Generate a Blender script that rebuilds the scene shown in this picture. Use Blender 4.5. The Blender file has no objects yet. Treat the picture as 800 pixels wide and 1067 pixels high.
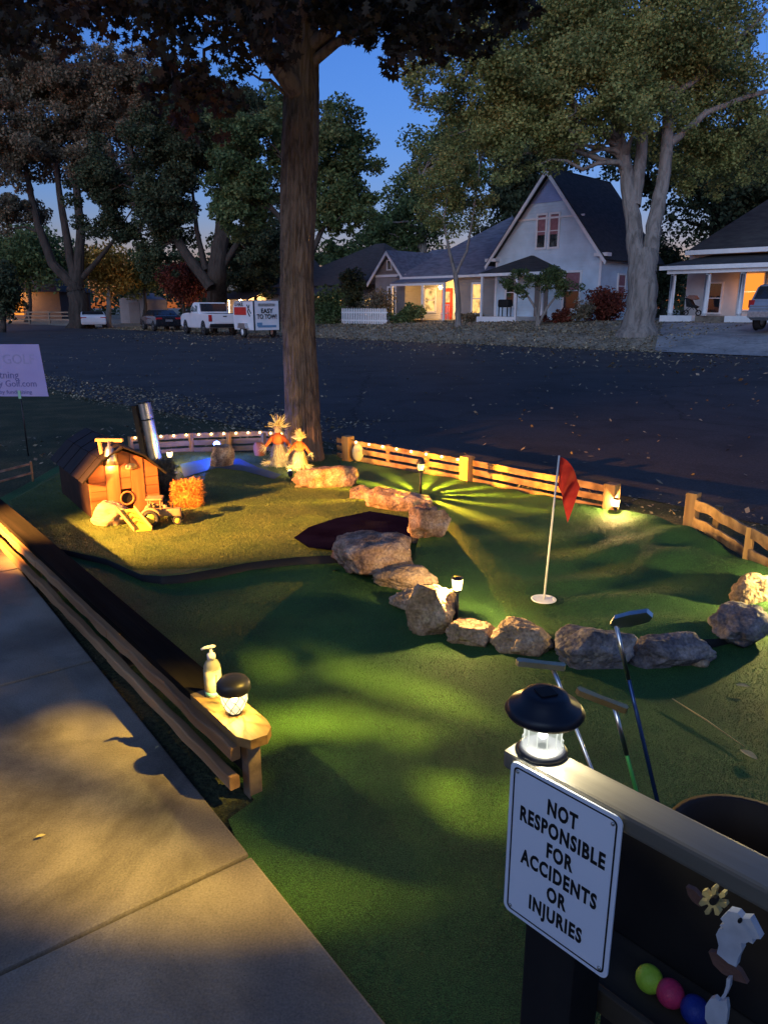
import bpy, bmesh, math, random
import numpy as np
from mathutils import Vector, Matrix, noise
random.seed(7); rng = np.random.default_rng(11)
PI = math.pi
sc = bpy.context.scene
C = sc.collection
# ------------------------------------------------------------------ camera
F = 770.0; CX, CY = 400.0, 533.5; CH = 1.65
TH = math.atan(213.5/F); sT, cT = math.sin(TH), math.cos(TH)
cam = bpy.data.cameras.new('camera'); camo = bpy.data.objects.new('camera', cam); C.objects.link(camo)
camo.location = (0, 0, CH); camo.rotation_euler = (PI/2-TH, 0, 0)
cam.sensor_fit = 'VERTICAL'; cam.sensor_height = 24; cam.sensor_width = 18; cam.lens = 24*F/1067
cam.clip_start = .05; cam.clip_end = 3000
sc.camera = camo
def G(px, py, z=0.0):                       # where the sight line through a photo point meets height z
    a = (px-CX)/F; b = (py-CY)/F
    Z = (CH-z)/(sT+b*cT)
    return Vector((a*Z, Z*(cT-b*sT), z))
def PZ(px, py, Z):                          # a point at a known depth
    a = (px-CX)/F; b = (py-CY)/F
    return Vector((a*Z, Z*(cT-b*sT), CH-Z*(sT+b*cT)))
EX = Vector((.717, -.697, 0)); NX = Vector((.697, .717, 0)); ROT = math.atan2(-.697, .717)
def UN(u, n, z=0.0): v = EX*u+NX*n; return Vector((v.x, v.y, z))
def S(a, b, x): t = max(0., min(1., (x-a)/(b-a))); return t*t*(3-2*t)
def edge_n(u): return 27.7+2.6*S(-34, -52, u)
def terr(x, y):
    u = .717*x-.697*y; n = .697*x+.717*y
    e = edge_n(u)
    z = .5*S(e+.2, e+3.4, n)*(.35+.65*S(-60, -38, u))+(.1+.35*S(-42, -18, u))*S(31, 38, n)
    return z
def NP(px, n):                              # on the bearing of px, n metres across the street, on the ground
    a = (px-CX)/F; Z = n/(.697*a+.717*1.0377)
    x, y = a*Z, Z*1.0377
    return Vector((x, y, terr(x, y)))
# ------------------------------------------------------------------ object helpers
def thing(name, label, cat, loc=(0, 0, 0), rotz=0, group=None):
    o = bpy.data.objects.new(name, None); C.objects.link(o)
    o.location = loc; o.rotation_euler = (0, 0, rotz); o.empty_display_size = .1
    o['label'] = label; o['category'] = cat
    if group: o['group'] = group
    return o
def tag(o, label, cat, group=None):
    o['label'] = label; o['category'] = cat
    if group: o['group'] = group
    return o
def struct(o, kind='structure', label=None):
    o['kind'] = kind
    if label: o['label'] = label
    return o
def copy_tree(o, parent=None):
    kids = [k for k in bpy.data.objects if k.parent == o]
    c = o.copy(); C.objects.link(c)
    if parent: c.parent = parent
    for k in kids: copy_tree(k, c)
    return c
class MB:
    def __init__(s): s.v = []; s.f = []; s.sm = []
    def add(s, vs, fs, smooth=False, M=None):
        b = len(s.v)
        for v in vs:
            v = Vector(v)
            if M is not None: v = M @ v
            s.v.append(v)
        for f in fs: s.f.append([i+b for i in f]); s.sm.append(smooth)
        return s
    def box(s, c, d, rz=0, bev=0, M=None):
        x, y, z = d[0]/2, d[1]/2, d[2]/2
        T = Matrix.Translation(c) @ Matrix.Rotation(rz, 4, 'Z')
        if M is not None: T = M @ T
        if bev <= 0:
            vs = [(i*x, j*y, k*z) for k in (-1, 1) for j in (-1, 1) for i in (-1, 1)]
            fs = [(0, 2, 3, 1), (4, 5, 7, 6), (0, 1, 5, 4), (2, 6, 7, 3), (0, 4, 6, 2), (1, 3, 7, 5)]
            return s.add(vs, fs, False, T)
        bm = bmesh.new(); bmesh.ops.create_cube(bm, size=1)
        for v in bm.verts: v.co = Vector((v.co.x*2*x, v.co.y*2*y, v.co.z*2*z))
        bmesh.ops.bevel(bm, geom=bm.edges[:], offset=min(bev, x*.9, y*.9, z*.9), segments=2, affect='EDGES', profile=.6)
        s.bm(bm, T, False); return s
    def bm(s, bm, M=None, smooth=True):
        bm.verts.ensure_lookup_table(); bm.verts.index_update()
        s.add([v.co.copy() for v in bm.verts], [[v.index for v in f.verts] for f in bm.faces], smooth, M); bm.free(); return s
    def tube(s, pts, rad, n=10, cap=True, smooth=True):
        pts = [Vector(p) for p in pts]
        if not hasattr(rad, '__len__'): rad = [rad]*len(pts)
        vs = []; fs = []; up = None
        for i, p in enumerate(pts):
            d = (pts[min(i+1, len(pts)-1)]-pts[max(i-1, 0)]).normalized()
            if up is None: up = d.orthogonal().normalized()
            up = (up-d*up.dot(d))
            up = up.normalized() if up.length > 1e-6 else d.orthogonal().normalized()
            w = d.cross(up)
            for k in range(n):
                a = 2*PI*k/n
                vs.append(p+(up*math.cos(a)+w*math.sin(a))*rad[i])
        for i in range(len(pts)-1):
            for k in range(n):
                k2 = (k+1) % n
                fs.append((i*n+k, i*n+k2, (i+1)*n+k2, (i+1)*n+k))
        s.add(vs, fs, smooth)
        if cap:
            b = len(s.v)-len(vs)
            s.f.append([b+k for k in range(n)][::-1]); s.sm.append(False)
            s.f.append([b+(len(pts)-1)*n+k for k in range(n)]); s.sm.append(False)
        return s
    def lathe(s, prof, n=24, c=(0, 0, 0), smooth=True, M=None):
        ring = len(prof) >= 4 and abs(prof[0][0]-prof[-1][0]) < 1e-6 and prof[0][0] > 0
        if ring: prof = list(prof)+[prof[0]]
        vs = []; fs = []
        for r, z in prof:
            for k in range(n):
                a = 2*PI*k/n; vs.append((c[0]+r*math.cos(a), c[1]+r*math.sin(a), c[2]+z))
        for i in range(len(prof)-1):
            for k in range(n):
                k2 = (k+1) % n; fs.append((i*n+k, i*n+k2, (i+1)*n+k2, (i+1)*n+k))
        s.add(vs, fs, smooth, M); b = len(s.v)-len(vs)
        if ring or abs(prof[-1][1]-prof[-2][1]) < 1e-7 and prof[0][0] < 1e-5: return s
        if prof[0][0] > 1e-5: s.f.append([b+k for k in range(n)][::-1]); s.sm.append(False)
        if prof[-1][0] > 1e-5: s.f.append([b+(len(prof)-1)*n+k for k in range(n)]); s.sm.append(False)
        return s
    def prism(s, poly, d0, d1, axis='Y', M=None):     # poly in the plane, extruded d0..d1 along the axis
        def m(p, d):
            return {'Y': (p[0], d, p[1]), 'Z': (p[0], p[1], d), 'X': (d, p[0], p[1])}[axis]
        n = len(poly)
        vs = [m(p, d0) for p in poly]+[m(p, d1) for p in poly]
        fs = [tuple(range(n)), tuple(range(2*n-1, n-1, -1))]
        for i in range(n):
            j = (i+1) % n; fs.append((i, i+n, j+n, j))
        return s.add(vs, fs, False, M)
    def ball(s, c, r, sub=2, sc3=(1, 1, 1)):
        bm = bmesh.new(); bmesh.ops.create_icosphere(bm, subdivisions=sub, radius=1)
        for v in bm.verts: v.co = Vector((c[0]+v.co.x*r*sc3[0], c[1]+v.co.y*r*sc3[1], c[2]+v.co.z*r*sc3[2]))
        s.bm(bm); return s
    def build(s, name, mat, parent=None, loc=None, fixn=True):
        me = bpy.data.meshes.new(name); me.from_pydata([tuple(v) for v in s.v], [], s.f)
        me.polygons.foreach_set('use_smooth', s.sm)
        if fixn:
            bm = bmesh.new(); bm.from_mesh(me); bmesh.ops.recalc_face_normals(bm, faces=bm.faces); bm.to_mesh(me); bm.free()
        me.materials.append(mat); me.update()
        o = bpy.data.objects.new(name, me); C.objects.link(o)
        if parent: o.parent = parent
        if loc is not None: o.location = loc
        return o
def npmesh(name, V, nper, mat, parent=None, loc=None, smooth=False):
    """V: (count*nper,3) array of separate nper-gons"""
    me = bpy.data.meshes.new(name); n = len(V); m = n//nper
    me.vertices.add(n); me.vertices.foreach_set('co', np.asarray(V, dtype=np.float32).ravel())
    me.loops.add(n); me.loops.foreach_set('vertex_index', np.arange(n, dtype=np.int32))
    me.polygons.add(m); me.polygons.foreach_set('loop_start', np.arange(0, n, nper, dtype=np.int32))
    me.polygons.foreach_set('loop_total', np.full(m, nper, dtype=np.int32))
    me.update(calc_edges=True); me.validate(); me.materials.append(mat)
    o = bpy.data.objects.new(name, me); C.objects.link(o)
    if parent: o.parent = parent
    if loc is not None: o.location = loc
    return o
# ------------------------------------------------------------------ materials
def newmat(name):
    m = bpy.data.materials.new(name); m.use_nodes = True
    nt = m.node_tree; nt.nodes.clear()
    out = nt.nodes.new('ShaderNodeOutputMaterial')
    return m, nt, out
def N(nt, t, **kw):
    n = nt.nodes.new(t)
    for k, v in kw.items():
        if hasattr(n, k): setattr(n, k, v)
        else: n.inputs[k].default_value = v
    return n
def ramp(nt, src, stops):
    r = nt.nodes.new('ShaderNodeValToRGB'); e = r.color_ramp.elements
    while len(e) < len(stops): e.new(.5)
    for k, (p, c) in enumerate(stops):
        e[k].position = p; e[k].color = (c[0], c[1], c[2], 1)
    nt.links.new(src, r.inputs[0]); return r.outputs[0]
def sca(c, f): return tuple(min(1, x*f) for x in c)
def mat(name, cols, scale=5, rough=.8, bump=.2, bscale=None, dist=.01, stretch=(1, 1, 1), metal=0, detail=6, spec=.3, coat=0, fine=None, island=0, transl=0, lo=.3, hi=.7):
    m, nt, out = newmat(name); L = nt.links.new
    p = N(nt, 'ShaderNodeBsdfPrincipled'); p.inputs['Roughness'].default_value = rough; p.inputs['Metallic'].default_value = metal
    p.inputs['Specular IOR Level'].default_value = spec; p.inputs['Coat Weight'].default_value = coat
    tc = N(nt, 'ShaderNodeTexCoord'); mp = N(nt, 'ShaderNodeMapping'); mp.inputs['Scale'].default_value = stretch
    L(tc.outputs['Object'], mp.inputs[0])
    n1 = N(nt, 'ShaderNodeTexNoise'); n1.inputs['Scale'].default_value = scale; n1.inputs['Detail'].default_value = detail; L(mp.outputs[0], n1.inputs['Vector'])
    if len(cols) == 1: cols = [sca(cols[0], .82), sca(cols[0], 1.12)]
    k = len(cols); col = ramp(nt, n1.outputs[0], [(lo+(hi-lo)*i/(k-1), c) for i, c in enumerate(cols)])
    if fine:
        n3 = N(nt, 'ShaderNodeTexNoise'); n3.inputs['Scale'].default_value = fine[0]; n3.inputs['Detail'].default_value = 3; L(mp.outputs[0], n3.inputs['Vector'])
        mr = N(nt, 'ShaderNodeMapRange'); L(n3.outputs[0], mr.inputs[0]); mr.inputs[1].default_value = .3; mr.inputs[2].default_value = .7
        mr.inputs[3].default_value = 1-fine[1]; mr.inputs[4].default_value = 1+fine[1]
        mx = N(nt, 'ShaderNodeMix', data_type='RGBA', blend_type='MULTIPLY'); mx.inputs[0].default_value = 1
        L(col, mx.inputs[6]); L(mr.outputs[0], mx.inputs[7]); col = mx.outputs[2]
    if island:
        g = N(nt, 'ShaderNodeNewGeometry'); mr = N(nt, 'ShaderNodeMapRange'); L(g.outputs['Random Per Island'], mr.inputs[0])
        mr.inputs[3].default_value = 1-island; mr.inputs[4].default_value = 1+island
        mx = N(nt, 'ShaderNodeMix', data_type='RGBA', blend_type='MULTIPLY'); mx.inputs[0].default_value = 1
        L(col, mx.inputs[6]); L(mr.outputs[0], mx.inputs[7]); col = mx.outputs[2]
    L(col, p.inputs['Base Color'])
    if bump > 0:
        n2 = N(nt, 'ShaderNodeTexNoise'); n2.inputs['Scale'].default_value = bscale or scale*4; n2.inputs['Detail'].default_value = 8; L(mp.outputs[0], n2.inputs['Vector'])
        b = N(nt, 'ShaderNodeBump'); b.inputs['Strength'].default_value = bump; b.inputs['Distance'].default_value = dist
        L(n2.outputs[0], b.inputs['Height']); L(b.outputs[0], p.inputs['Normal'])
    if transl:
        t = N(nt, 'ShaderNodeBsdfTranslucent'); L(col, t.inputs[0]); mx = N(nt, 'ShaderNodeMixShader'); mx.inputs[0].default_value = transl
        L(p.outputs[0], mx.inputs[1]); L(t.outputs[0], mx.inputs[2]); L(mx.outputs[0], out.inputs[0])
    else: L(p.outputs[0], out.inputs[0])
    return m
def bark(name, c1, c2, sc_=6, st=(1, 1, .16), bump=.9, dist=.03):
    m, nt, out = newmat(name); L = nt.links.new
    p = N(nt, 'ShaderNodeBsdfPrincipled'); p.inputs['Roughness'].default_value = .95; p.inputs['Specular IOR Level'].default_value = .1
    tc = N(nt, 'ShaderNodeTexCoord'); mp = N(nt, 'ShaderNodeMapping'); mp.inputs['Scale'].default_value = st; L(tc.outputs['Object'], mp.inputs[0])
    n1 = N(nt, 'ShaderNodeTexNoise'); n1.inputs['Scale'].default_value = sc_*1.6; n1.inputs['Detail'].default_value = 9; n1.inputs['Roughness'].default_value = .65; n1.inputs['Distortion'].default_value = .6; L(mp.outputs[0], n1.inputs['Vector'])
    n2 = N(nt, 'ShaderNodeTexNoise'); n2.noise_type = 'RIDGED_MULTIFRACTAL'; n2.inputs['Scale'].default_value = sc_*1.1; n2.inputs['Detail'].default_value = 5; L(mp.outputs[0], n2.inputs['Vector'])
    mr = N(nt, 'ShaderNodeMapRange'); L(n2.outputs[0], mr.inputs[0]); mr.inputs[1].default_value = .2; mr.inputs[2].default_value = 1.6; mr.inputs[3].default_value = 1; mr.inputs[4].default_value = .25
    ma = N(nt, 'ShaderNodeMath', operation='MULTIPLY'); L(mr.outputs[0], ma.inputs[0]); L(n1.outputs[0], ma.inputs[1])
    col = ramp(nt, ma.outputs[0], [(.20, c1), (.56, c2)]); L(col, p.inputs['Base Color'])
    b = N(nt, 'ShaderNodeBump'); b.inputs['Strength'].default_value = bump; b.inputs['Distance'].default_value = dist; L(ma.outputs[0], b.inputs['Height']); L(b.outputs[0], p.inputs['Normal'])
    L(p.outputs[0], out.inputs[0]); return m
def wood(name, c1, c2, axis='X', sc_=12, rough=.7, bump=.35):
    st = {'X': (.07, 1, 1), 'Y': (1, .07, 1), 'Z': (1, 1, .07)}[axis]
    return mat(name, [c1, tuple((a+b)/2 for a, b in zip(c1, c2)), c2], scale=sc_, rough=rough, bump=bump, bscale=sc_*5, dist=.004, stretch=st, detail=8)
def emis(name, col, st, tr=0, noise_=0):
    m, nt, out = newmat(name); L = nt.links.new
    e = N(nt, 'ShaderNodeEmission'); e.inputs[0].default_value = (*col, 1); e.inputs[1].default_value = st
    if noise_:
        tc = N(nt, 'ShaderNodeTexCoord'); n1 = N(nt, 'ShaderNodeTexNoise'); n1.inputs['Scale'].default_value = noise_; L(tc.outputs['Object'], n1.inputs['Vector'])
        c = ramp(nt, n1.outputs[0], [(.32, sca(col, .25)), (.5, sca(col, .8)), (.68, col)]); L(c, e.inputs[0])
    if tr:
        t = N(nt, 'ShaderNodeBsdfTransparent'); a = N(nt, 'ShaderNodeMixShader'); a.inputs[0].default_value = 1-tr
        L(t.outputs[0], a.inputs[1]); L(e.outputs[0], a.inputs[2]); L(a.outputs[0], out.inputs[0])
    else: L(e.outputs[0], out.inputs[0])
    return m
M = {}
M['soil'] = mat('soil', [(.03, .024, .018), (.06, .048, .034), (.10, .08, .055)], 3, .95, .7, 40, .02, fine=(60, .5))
M['lawn'] = mat('lawn', [(.025, .033, .014), (.045, .05, .02), (.09, .075, .035)], 2.2, .95, .8, 60, .03, fine=(45, .6))
M['yard'] = mat('yard', [(.15, .125, .085), (.25, .205, .14), (.33, .27, .19)], .8, .95, .8, 12, .05, fine=(9, .5))
M['asphalt'] = mat('asphalt', [(.040, .038, .038), (.058, .055, .055)], .5, .85, .4, 60, .006, fine=(50, .35), spec=.25)
M['concrete'] = mat('concrete', [(.10, .085, .07), (.19, .165, .135), (.27, .24, .20)], 2.2, .85, .5, 70, .004, fine=(160, .2), spec=.25)
def stains(m, strength=.5, crack=True):
    nt = m.node_tree; L = nt.links.new; p = [n for n in nt.nodes if n.type == 'BSDF_PRINCIPLED'][0]; src = p.inputs['Base Color'].links[0].from_socket
    tc = N(nt, 'ShaderNodeTexCoord'); n1 = N(nt, 'ShaderNodeTexNoise'); n1.inputs['Scale'].default_value = .9; n1.inputs['Detail'].default_value = 10; n1.inputs['Roughness'].default_value = .7; n1.inputs['Distortion'].default_value = .8; L(tc.outputs['Object'], n1.inputs['Vector'])
    c = ramp(nt, n1.outputs[0], [(.36, (1-strength,)*3), (.52, (1, 1, 1)), (.7, (1.0, 1.0, 1.0))])
    mx = N(nt, 'ShaderNodeMix', data_type='RGBA', blend_type='MULTIPLY'); mx.inputs[0].default_value = 1; L(src, mx.inputs[6]); L(c, mx.inputs[7]); col = mx.outputs[2]
    v = N(nt, 'ShaderNodeTexVoronoi'); v.inputs['Scale'].default_value = 55; L(tc.outputs['Object'], v.inputs['Vector'])
    c2 = ramp(nt, v.outputs['Distance'], [(.05, (.35, .33, .3)), (.13, (1, 1, 1))]); n2 = N(nt, 'ShaderNodeTexNoise'); n2.inputs['Scale'].default_value = 4; L(tc.outputs['Object'], n2.inputs['Vector'])
    f = ramp(nt, n2.outputs[0], [(.5, (0, 0, 0)), (.6, (.8, .8, .8))]); mx2 = N(nt, 'ShaderNodeMix', data_type='RGBA', blend_type='MULTIPLY'); L(f, mx2.inputs[0]); L(col, mx2.inputs[6]); L(c2, mx2.inputs[7]); col = mx2.outputs[2]
    if crack:
        n3 = N(nt, 'ShaderNodeTexNoise'); n3.inputs['Scale'].default_value = 3; n3.inputs['Detail'].default_value = 6; L(tc.outputs['Object'], n3.inputs['Vector'])
        mv = N(nt, 'ShaderNodeMix', data_type='RGBA'); mv.inputs[0].default_value = .3; L(tc.outputs['Object'], mv.inputs[6]); L(n3.outputs['Color'], mv.inputs[7])
        w_ = N(nt, 'ShaderNodeTexVoronoi'); w_.feature = 'DISTANCE_TO_EDGE'; w_.inputs['Scale'].default_value = crack; L(mv.outputs[2], w_.inputs['Vector'])
        c3 = ramp(nt, w_.outputs['Distance'], [(.001, (.3, .28, .26)), (.005, (1, 1, 1))]); mx3 = N(nt, 'ShaderNodeMix', data_type='RGBA', blend_type='MULTIPLY'); mx3.inputs[0].default_value = .8; L(col, mx3.inputs[6]); L(c3, mx3.inputs[7]); col = mx3.outputs[2]
    L(col, p.inputs['Base Color'])
stains(M['concrete'], .45, 0); stains(M['asphalt'], .35, .22)
M['drive'] = mat('driveway_concrete', [(.24, .235, .23), (.33, .32, .31)], .9, .9, .3, 20, .01, fine=(6, .15))
M['turf'] = mat('turf', [(.022, .066, .017), (.034, .100, .025), (.050, .13, .032)], 2.0, .75, 1.0, 330, .006, fine=(260, .75), spec=.25)
M['turf2'] = mat('turf_farm', [(.05, .085, .02), (.075, .11, .028), (.10, .13, .035)], 3.0, .75, 1.0, 330, .006, fine=(220, .7), spec=.25)
M['fibre'] = mat('turf_fibre', [(.030, .090, .020), (.056, .14, .032)], 3, .5, 0, spec=.35, island=.5)
M['fibre2'] = mat('turf_fibre_farm', [(.06, .10, .025), (.13, .15, .04)], 3, .6, 0, spec=.3, island=.5)
M['cedar'] = wood('cedar', (.15, .075, .035), (.42, .25, .12), 'X')
M['cedarz'] = wood('cedar_post', (.18, .09, .04), (.45, .27, .12), 'Z')
M['greywood'] = wood('weathered_wood', (.10, .075, .055), (.30, .22, .15), 'X')
M['capwood_unlit'] = mat('cap_wood_unlit', [(.004, .0035, .0035), (.009, .008, .007), (.014, .011, .010)], 14, .95, .35, 70, .004, stretch=(.07, 1, 1), detail=8, spec=.03)  # darker than the cap end: shade coloured into the unlit length of board
M['endwood'] = wood('cap_end_wood', (.05, .026, .010), (.34, .21, .08), 'X', 16, .6)
M['railtop'] = mat('painted_rail', [(.10, .085, .06), (.19, .165, .12)], 8, .33, .3, 50, .002, stretch=(.2, 1, 1), spec=.6)
M['blackwood'] = mat('black_wood', [(.009, .008, .008), (.018, .015, .013)], 9, .8, .3, 40, .003)
M['darkmetal'] = mat('dark_metal', [(.012, .012, .014), (.025, .025, .028)], 9, .4, .05, 40, .001, metal=.4, spec=.5)
M['blackplastic'] = mat('black_plastic', [(.008, .009, .014), (.014, .015, .022)], 9, .42, .05, 90, .001, spec=.4)
M['steel'] = mat('steel', [(.45, .45, .46), (.7, .7, .7)], 12, .28, .05, 90, .001, metal=1)
M['galv'] = mat('galvanised', [(.38, .38, .37), (.62, .62, .6)], 12, .35, .1, 60, .001, metal=.9)
M['white'] = mat('white_paint', [(.68, .69, .7), (.8, .8, .8)], 4, .55, .05, 30, .002)
M['signwhite'] = mat('sign_face', [(.78, .80, .86), (.84, .86, .9)], 3, .35, .03, 30, .001, spec=.5)
M['black'] = mat('black_ink', [(.006, .006, .007), (.012, .012, .013)], 5, .6, 0)
M['red'] = mat('red_cloth', [(.42, .02, .015), (.6, .05, .03)], 20, .8, .3, 120, .002, transl=.3)
M['poleshaft'] = mat('pole_white', [(.7, .68, .62), (.8, .78, .72)], 9, .5, 0)
M['rockred'] = mat('rock_red', [(.10, .06, .045), (.25, .165, .125), (.42, .33, .27)], 9, .9, .8, 45, .02, fine=(70, .35))
M['rocktan'] = mat('rock_tan', [(.16, .11, .07), (.32, .22, .14), (.45, .35, .25)], 8, .9, .8, 45, .02, fine=(70, .35))
M['rockgrey'] = mat('rock_grey', [(.05, .045, .05), (.15, .135, .14), (.34, .3, .28)], 8, .85, .8, 40, .02, fine=(70, .35))
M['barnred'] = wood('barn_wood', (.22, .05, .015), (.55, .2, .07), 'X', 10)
M['barnside_unlit'] = wood('barn_side_unlit', (.012, .005, .004), (.045, .02, .013), 'X', 10)  # near-black walls: shade put into the colour of the barn wood
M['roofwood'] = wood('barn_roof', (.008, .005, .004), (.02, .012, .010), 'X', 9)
M['hay'] = mat('hay', [(.25, .16, .06), (.5, .34, .13)], 30, .9, .6, 200, .005, island=.35)
M['hayorange'] = mat('straw_orange', [(.45, .15, .03), (.65, .28, .06)], 30, .9, .6, 200, .005, island=.35)
M['haygrey'] = mat('straw_grey', [(.08, .075, .055), (.2, .18, .13)], 30, .9, .6, 200, .005, island=.35)
M['burlap'] = mat('burlap', [(.28, .18, .1), (.45, .32, .2)], 14, .9, .6, 90, .006)
M['orangecloth'] = mat('orange_cloth', [(.5, .08, .02), (.6, .16, .03)], 26, .85, .3, 90, .002)
M['straw'] = mat('straw_pale', [(.5, .38, .18), (.68, .55, .3)], 30, .8, .3, 90, .002, island=.3)
M['yellow'] = mat('yellow_plastic', [(.65, .5, .05), (.75, .6, .08)], 9, .5, 0)
M['toygreen'] = mat('toy_paint', [(.22, .14, .08), (.3, .2, .12)], 20, .5, .1, 60, .001)
M['rubber'] = mat('rubber', [(.02, .02, .02), (.035, .034, .033)], 20, .75, .2, 60, .002)
M['pond'] = mat('pond_mat', [(.003, .002, .009), (.006, .005, .020)], 5, 1, .3, 120, .003, fine=(200, .5), spec=.0)
M['leafgreen'] = mat('leaf_green', [(.06, .095, .035), (.10, .145, .05), (.16, .19, .07)], .5, .7, 0, island=.45, transl=.3)
M['leafolive'] = mat('leaf_olive', [(.14, .17, .06), (.23, .255, .08), (.37, .36, .12)], .45, .7, 0, island=.45, transl=.3)
M['leafdark'] = mat('leaf_dark', [(.036, .050, .026), (.066, .086, .038)], .4, .8, 0, island=.5, transl=.2)
M['leafgrey'] = mat('leaf_brown', [(.13, .115, .07), (.21, .175, .11), (.26, .215, .14)], .4, .8, 0, island=.5, transl=.3)
M['leafoak'] = mat('leaf_oak', [(.016, .016, .010), (.032, .026, .016), (.07, .03, .018)], .9, .7, 0, island=.5, transl=.12)
M['leafoakred'] = mat('leaf_oak_red', [(.07, .03, .02), (.12, .05, .03)], .9, .7, 0, island=.5, transl=.25)
M['leafwarm'] = mat('leaf_warm_lit', [(.3, .2, .04), (.45, .28, .06)], .6, .7, 0, island=.4, transl=.3)  # yellow carries the warm light falling on one small tree
M['leafred'] = mat('leaf_red', [(.12, .03, .02), (.22, .06, .035)], .6, .7, 0, island=.5, transl=.3)
M['leafdry'] = mat('leaf_dry', [(.16, .12, .07), (.36, .29, .18)], 3, .8, 0, island=.5)
M['bark'] = bark('bark_main', (.016, .010, .007), (.20, .135, .092), 9, (1, 1, .14), 1.0, .03)
M['barkfar'] = bark('bark_grey', (.035, .03, .026), (.26, .23, .20), 2.6, (1, 1, .22), 1.0, .10)
M['barkdark'] = bark('bark_dark', (.015, .013, .011), (.06, .05, .042), 3, (1, 1, .2), .8, .05)
M['glass'] = mat('dark_glass', [(.02, .024, .03)], 3, .06, 0, spec=.8)
M['carwhite'] = mat('car_white', [(.62, .64, .68), (.7, .72, .75)], 2, .3, 0, coat=.6)
M['carblack'] = mat('car_black', [(.012, .014, .02), (.02, .022, .03)], 2, .25, 0, coat=.8)
M['carsilver'] = mat('car_silver', [(.3, .32, .34), (.36, .38, .4)], 2, .35, 0, metal=.5, coat=.6)
M['tail'] = mat('tail_lamp', [(.4, .02, .02)], 2, .3, 0)
M['roofgrey'] = mat('shingle_grey', [(.13, .13, .15), (.20, .195, .22), (.26, .25, .28)], 3, .9, .6, 12, .03, stretch=(.6, 1, 2.5))
M['roofdark'] = mat('shingle_dark', [(.03, .03, .032), (.06, .058, .056)], 3, .9, .6, 12, .03, stretch=(.6, 1, 2.5))
M['roofbrown'] = mat('shingle_brown', [(.05, .042, .04), (.085, .072, .066)], 3, .9, .6, 12, .03, stretch=(.6, 1, 2.5))
def siding(name, col, pitch=.16, depth=.012):
    m, nt, out = newmat(name); L = nt.links.new
    p = N(nt, 'ShaderNodeBsdfPrincipled'); p.inputs['Roughness'].default_value = .75
    tc = N(nt, 'ShaderNodeTexCoord'); sep = N(nt, 'ShaderNodeSeparateXYZ'); L(tc.outputs['Object'], sep.inputs[0])
    d = N(nt, 'ShaderNodeMath', operation='DIVIDE'); L(sep.outputs[2], d.inputs[0]); d.inputs[1].default_value = pitch
    fr = N(nt, 'ShaderNodeMath', operation='FRACT'); L(d.outputs[0], fr.inputs[0])
    b = N(nt, 'ShaderNodeBump'); b.inputs['Strength'].default_value = 1; b.inputs['Distance'].default_value = -depth*2
    L(fr.outputs[0], b.inputs['Height']); L(b.outputs[0], p.inputs['Normal'])
    n1 = N(nt, 'ShaderNodeTexNoise'); n1.inputs['Scale'].default_value = 1.3; n1.inputs['Detail'].default_value = 8; L(tc.outputs['Object'], n1.inputs['Vector'])
    c = ramp(nt, n1.outputs[0], [(.3, sca(col, .82)), (.7, sca(col, 1.08))]); L(c, p.inputs['Base Color']); L(p.outputs[0], out.inputs[0]); return m
M['sidwhite'] = siding('siding_white', (.56, .70, .80)); M['sidgrey'] = siding('siding_grey', (.27, .25, .24)); M['sidblue'] = siding('shingle_blue', (.28, .36, .62), .12)
M['siddark'] = siding('siding_dark', (.2, .17, .15)); M['stucco'] = mat('stucco', [(.5, .48, .46), (.6, .58, .56)], 2, .9, .3, 20, .01)
M['warmwall'] = siding('porch_wall', (.6, .55, .45)); M['doorred'] = mat('door_red', [(.4, .04, .02)], 3, .6, 0)
M['curtainpink'] = mat('curtain_pink', [(.26, .11, .13), (.34, .17, .18)], 6, .8, .1)
M['litwarm'] = emis('lit_window_warm', (1, .56, .18), .34, noise_=2.5)
M['litorange'] = emis('lit_window_orange', (1, .30, .04), .26)
M['litdim'] = emis('lit_window_dim', (1, .6, .25), .7, noise_=3)
stains(M['drive'], .3, .5)
# ------------------------------------------------------------------ lights
def light(name, typ, loc, energy, col, size=.01, parent=None, aim=None, angle=None, blend=.5):
    l = bpy.data.lights.new(name, typ); l.energy = energy; l.color = col
    if typ in ('POINT', 'SPOT'): l.shadow_soft_size = size
    if typ == 'SPOT': l.spot_size = angle or 1.5; l.spot_blend = blend
    o = bpy.data.objects.new(name, l); C.objects.link(o); o.location = loc
    if aim is not None:
        d = Vector(aim)-Vector(loc); o.rotation_euler = d.to_track_quat('-Z', 'Y').to_euler()
    if parent: o.parent = parent
    return o
# world
SUN_EL, SUN_AZ = 1.5, 200.0
w = bpy.data.worlds.new('World'); sc.world = w; w.use_nodes = True; nt = w.node_tree; nt.nodes.clear()
sky = nt.nodes.new('ShaderNodeTexSky'); sky.sky_type = 'NISHITA'; sky.sun_disc = False
sky.sun_elevation = math.radians(SUN_EL); sky.sun_rotation = math.radians(SUN_AZ); sky.air_density = 1.0; sky.dust_density = .3; sky.ozone_density = 5.0
bg = nt.nodes.new('ShaderNodeBackground'); bg.inputs[1].default_value = .15
tint = nt.nodes.new('ShaderNodeMix'); tint.data_type = 'RGBA'; tint.blend_type = 'MULTIPLY'; tint.inputs[0].default_value = 1; tint.inputs[7].default_value = (1.62, .84, .86, 1)
nt.links.new(sky.outputs[0], tint.inputs[6]); wo = nt.nodes.new('ShaderNodeOutputWorld'); nt.links.new(tint.outputs[2], bg.inputs[0]); nt.links.new(bg.outputs[0], wo.inputs[0])
sl = bpy.data.lights.new('sun', 'SUN'); sl.energy = .30; sl.angle = math.radians(50); sl.color = (.62, .79, 1)
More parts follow.
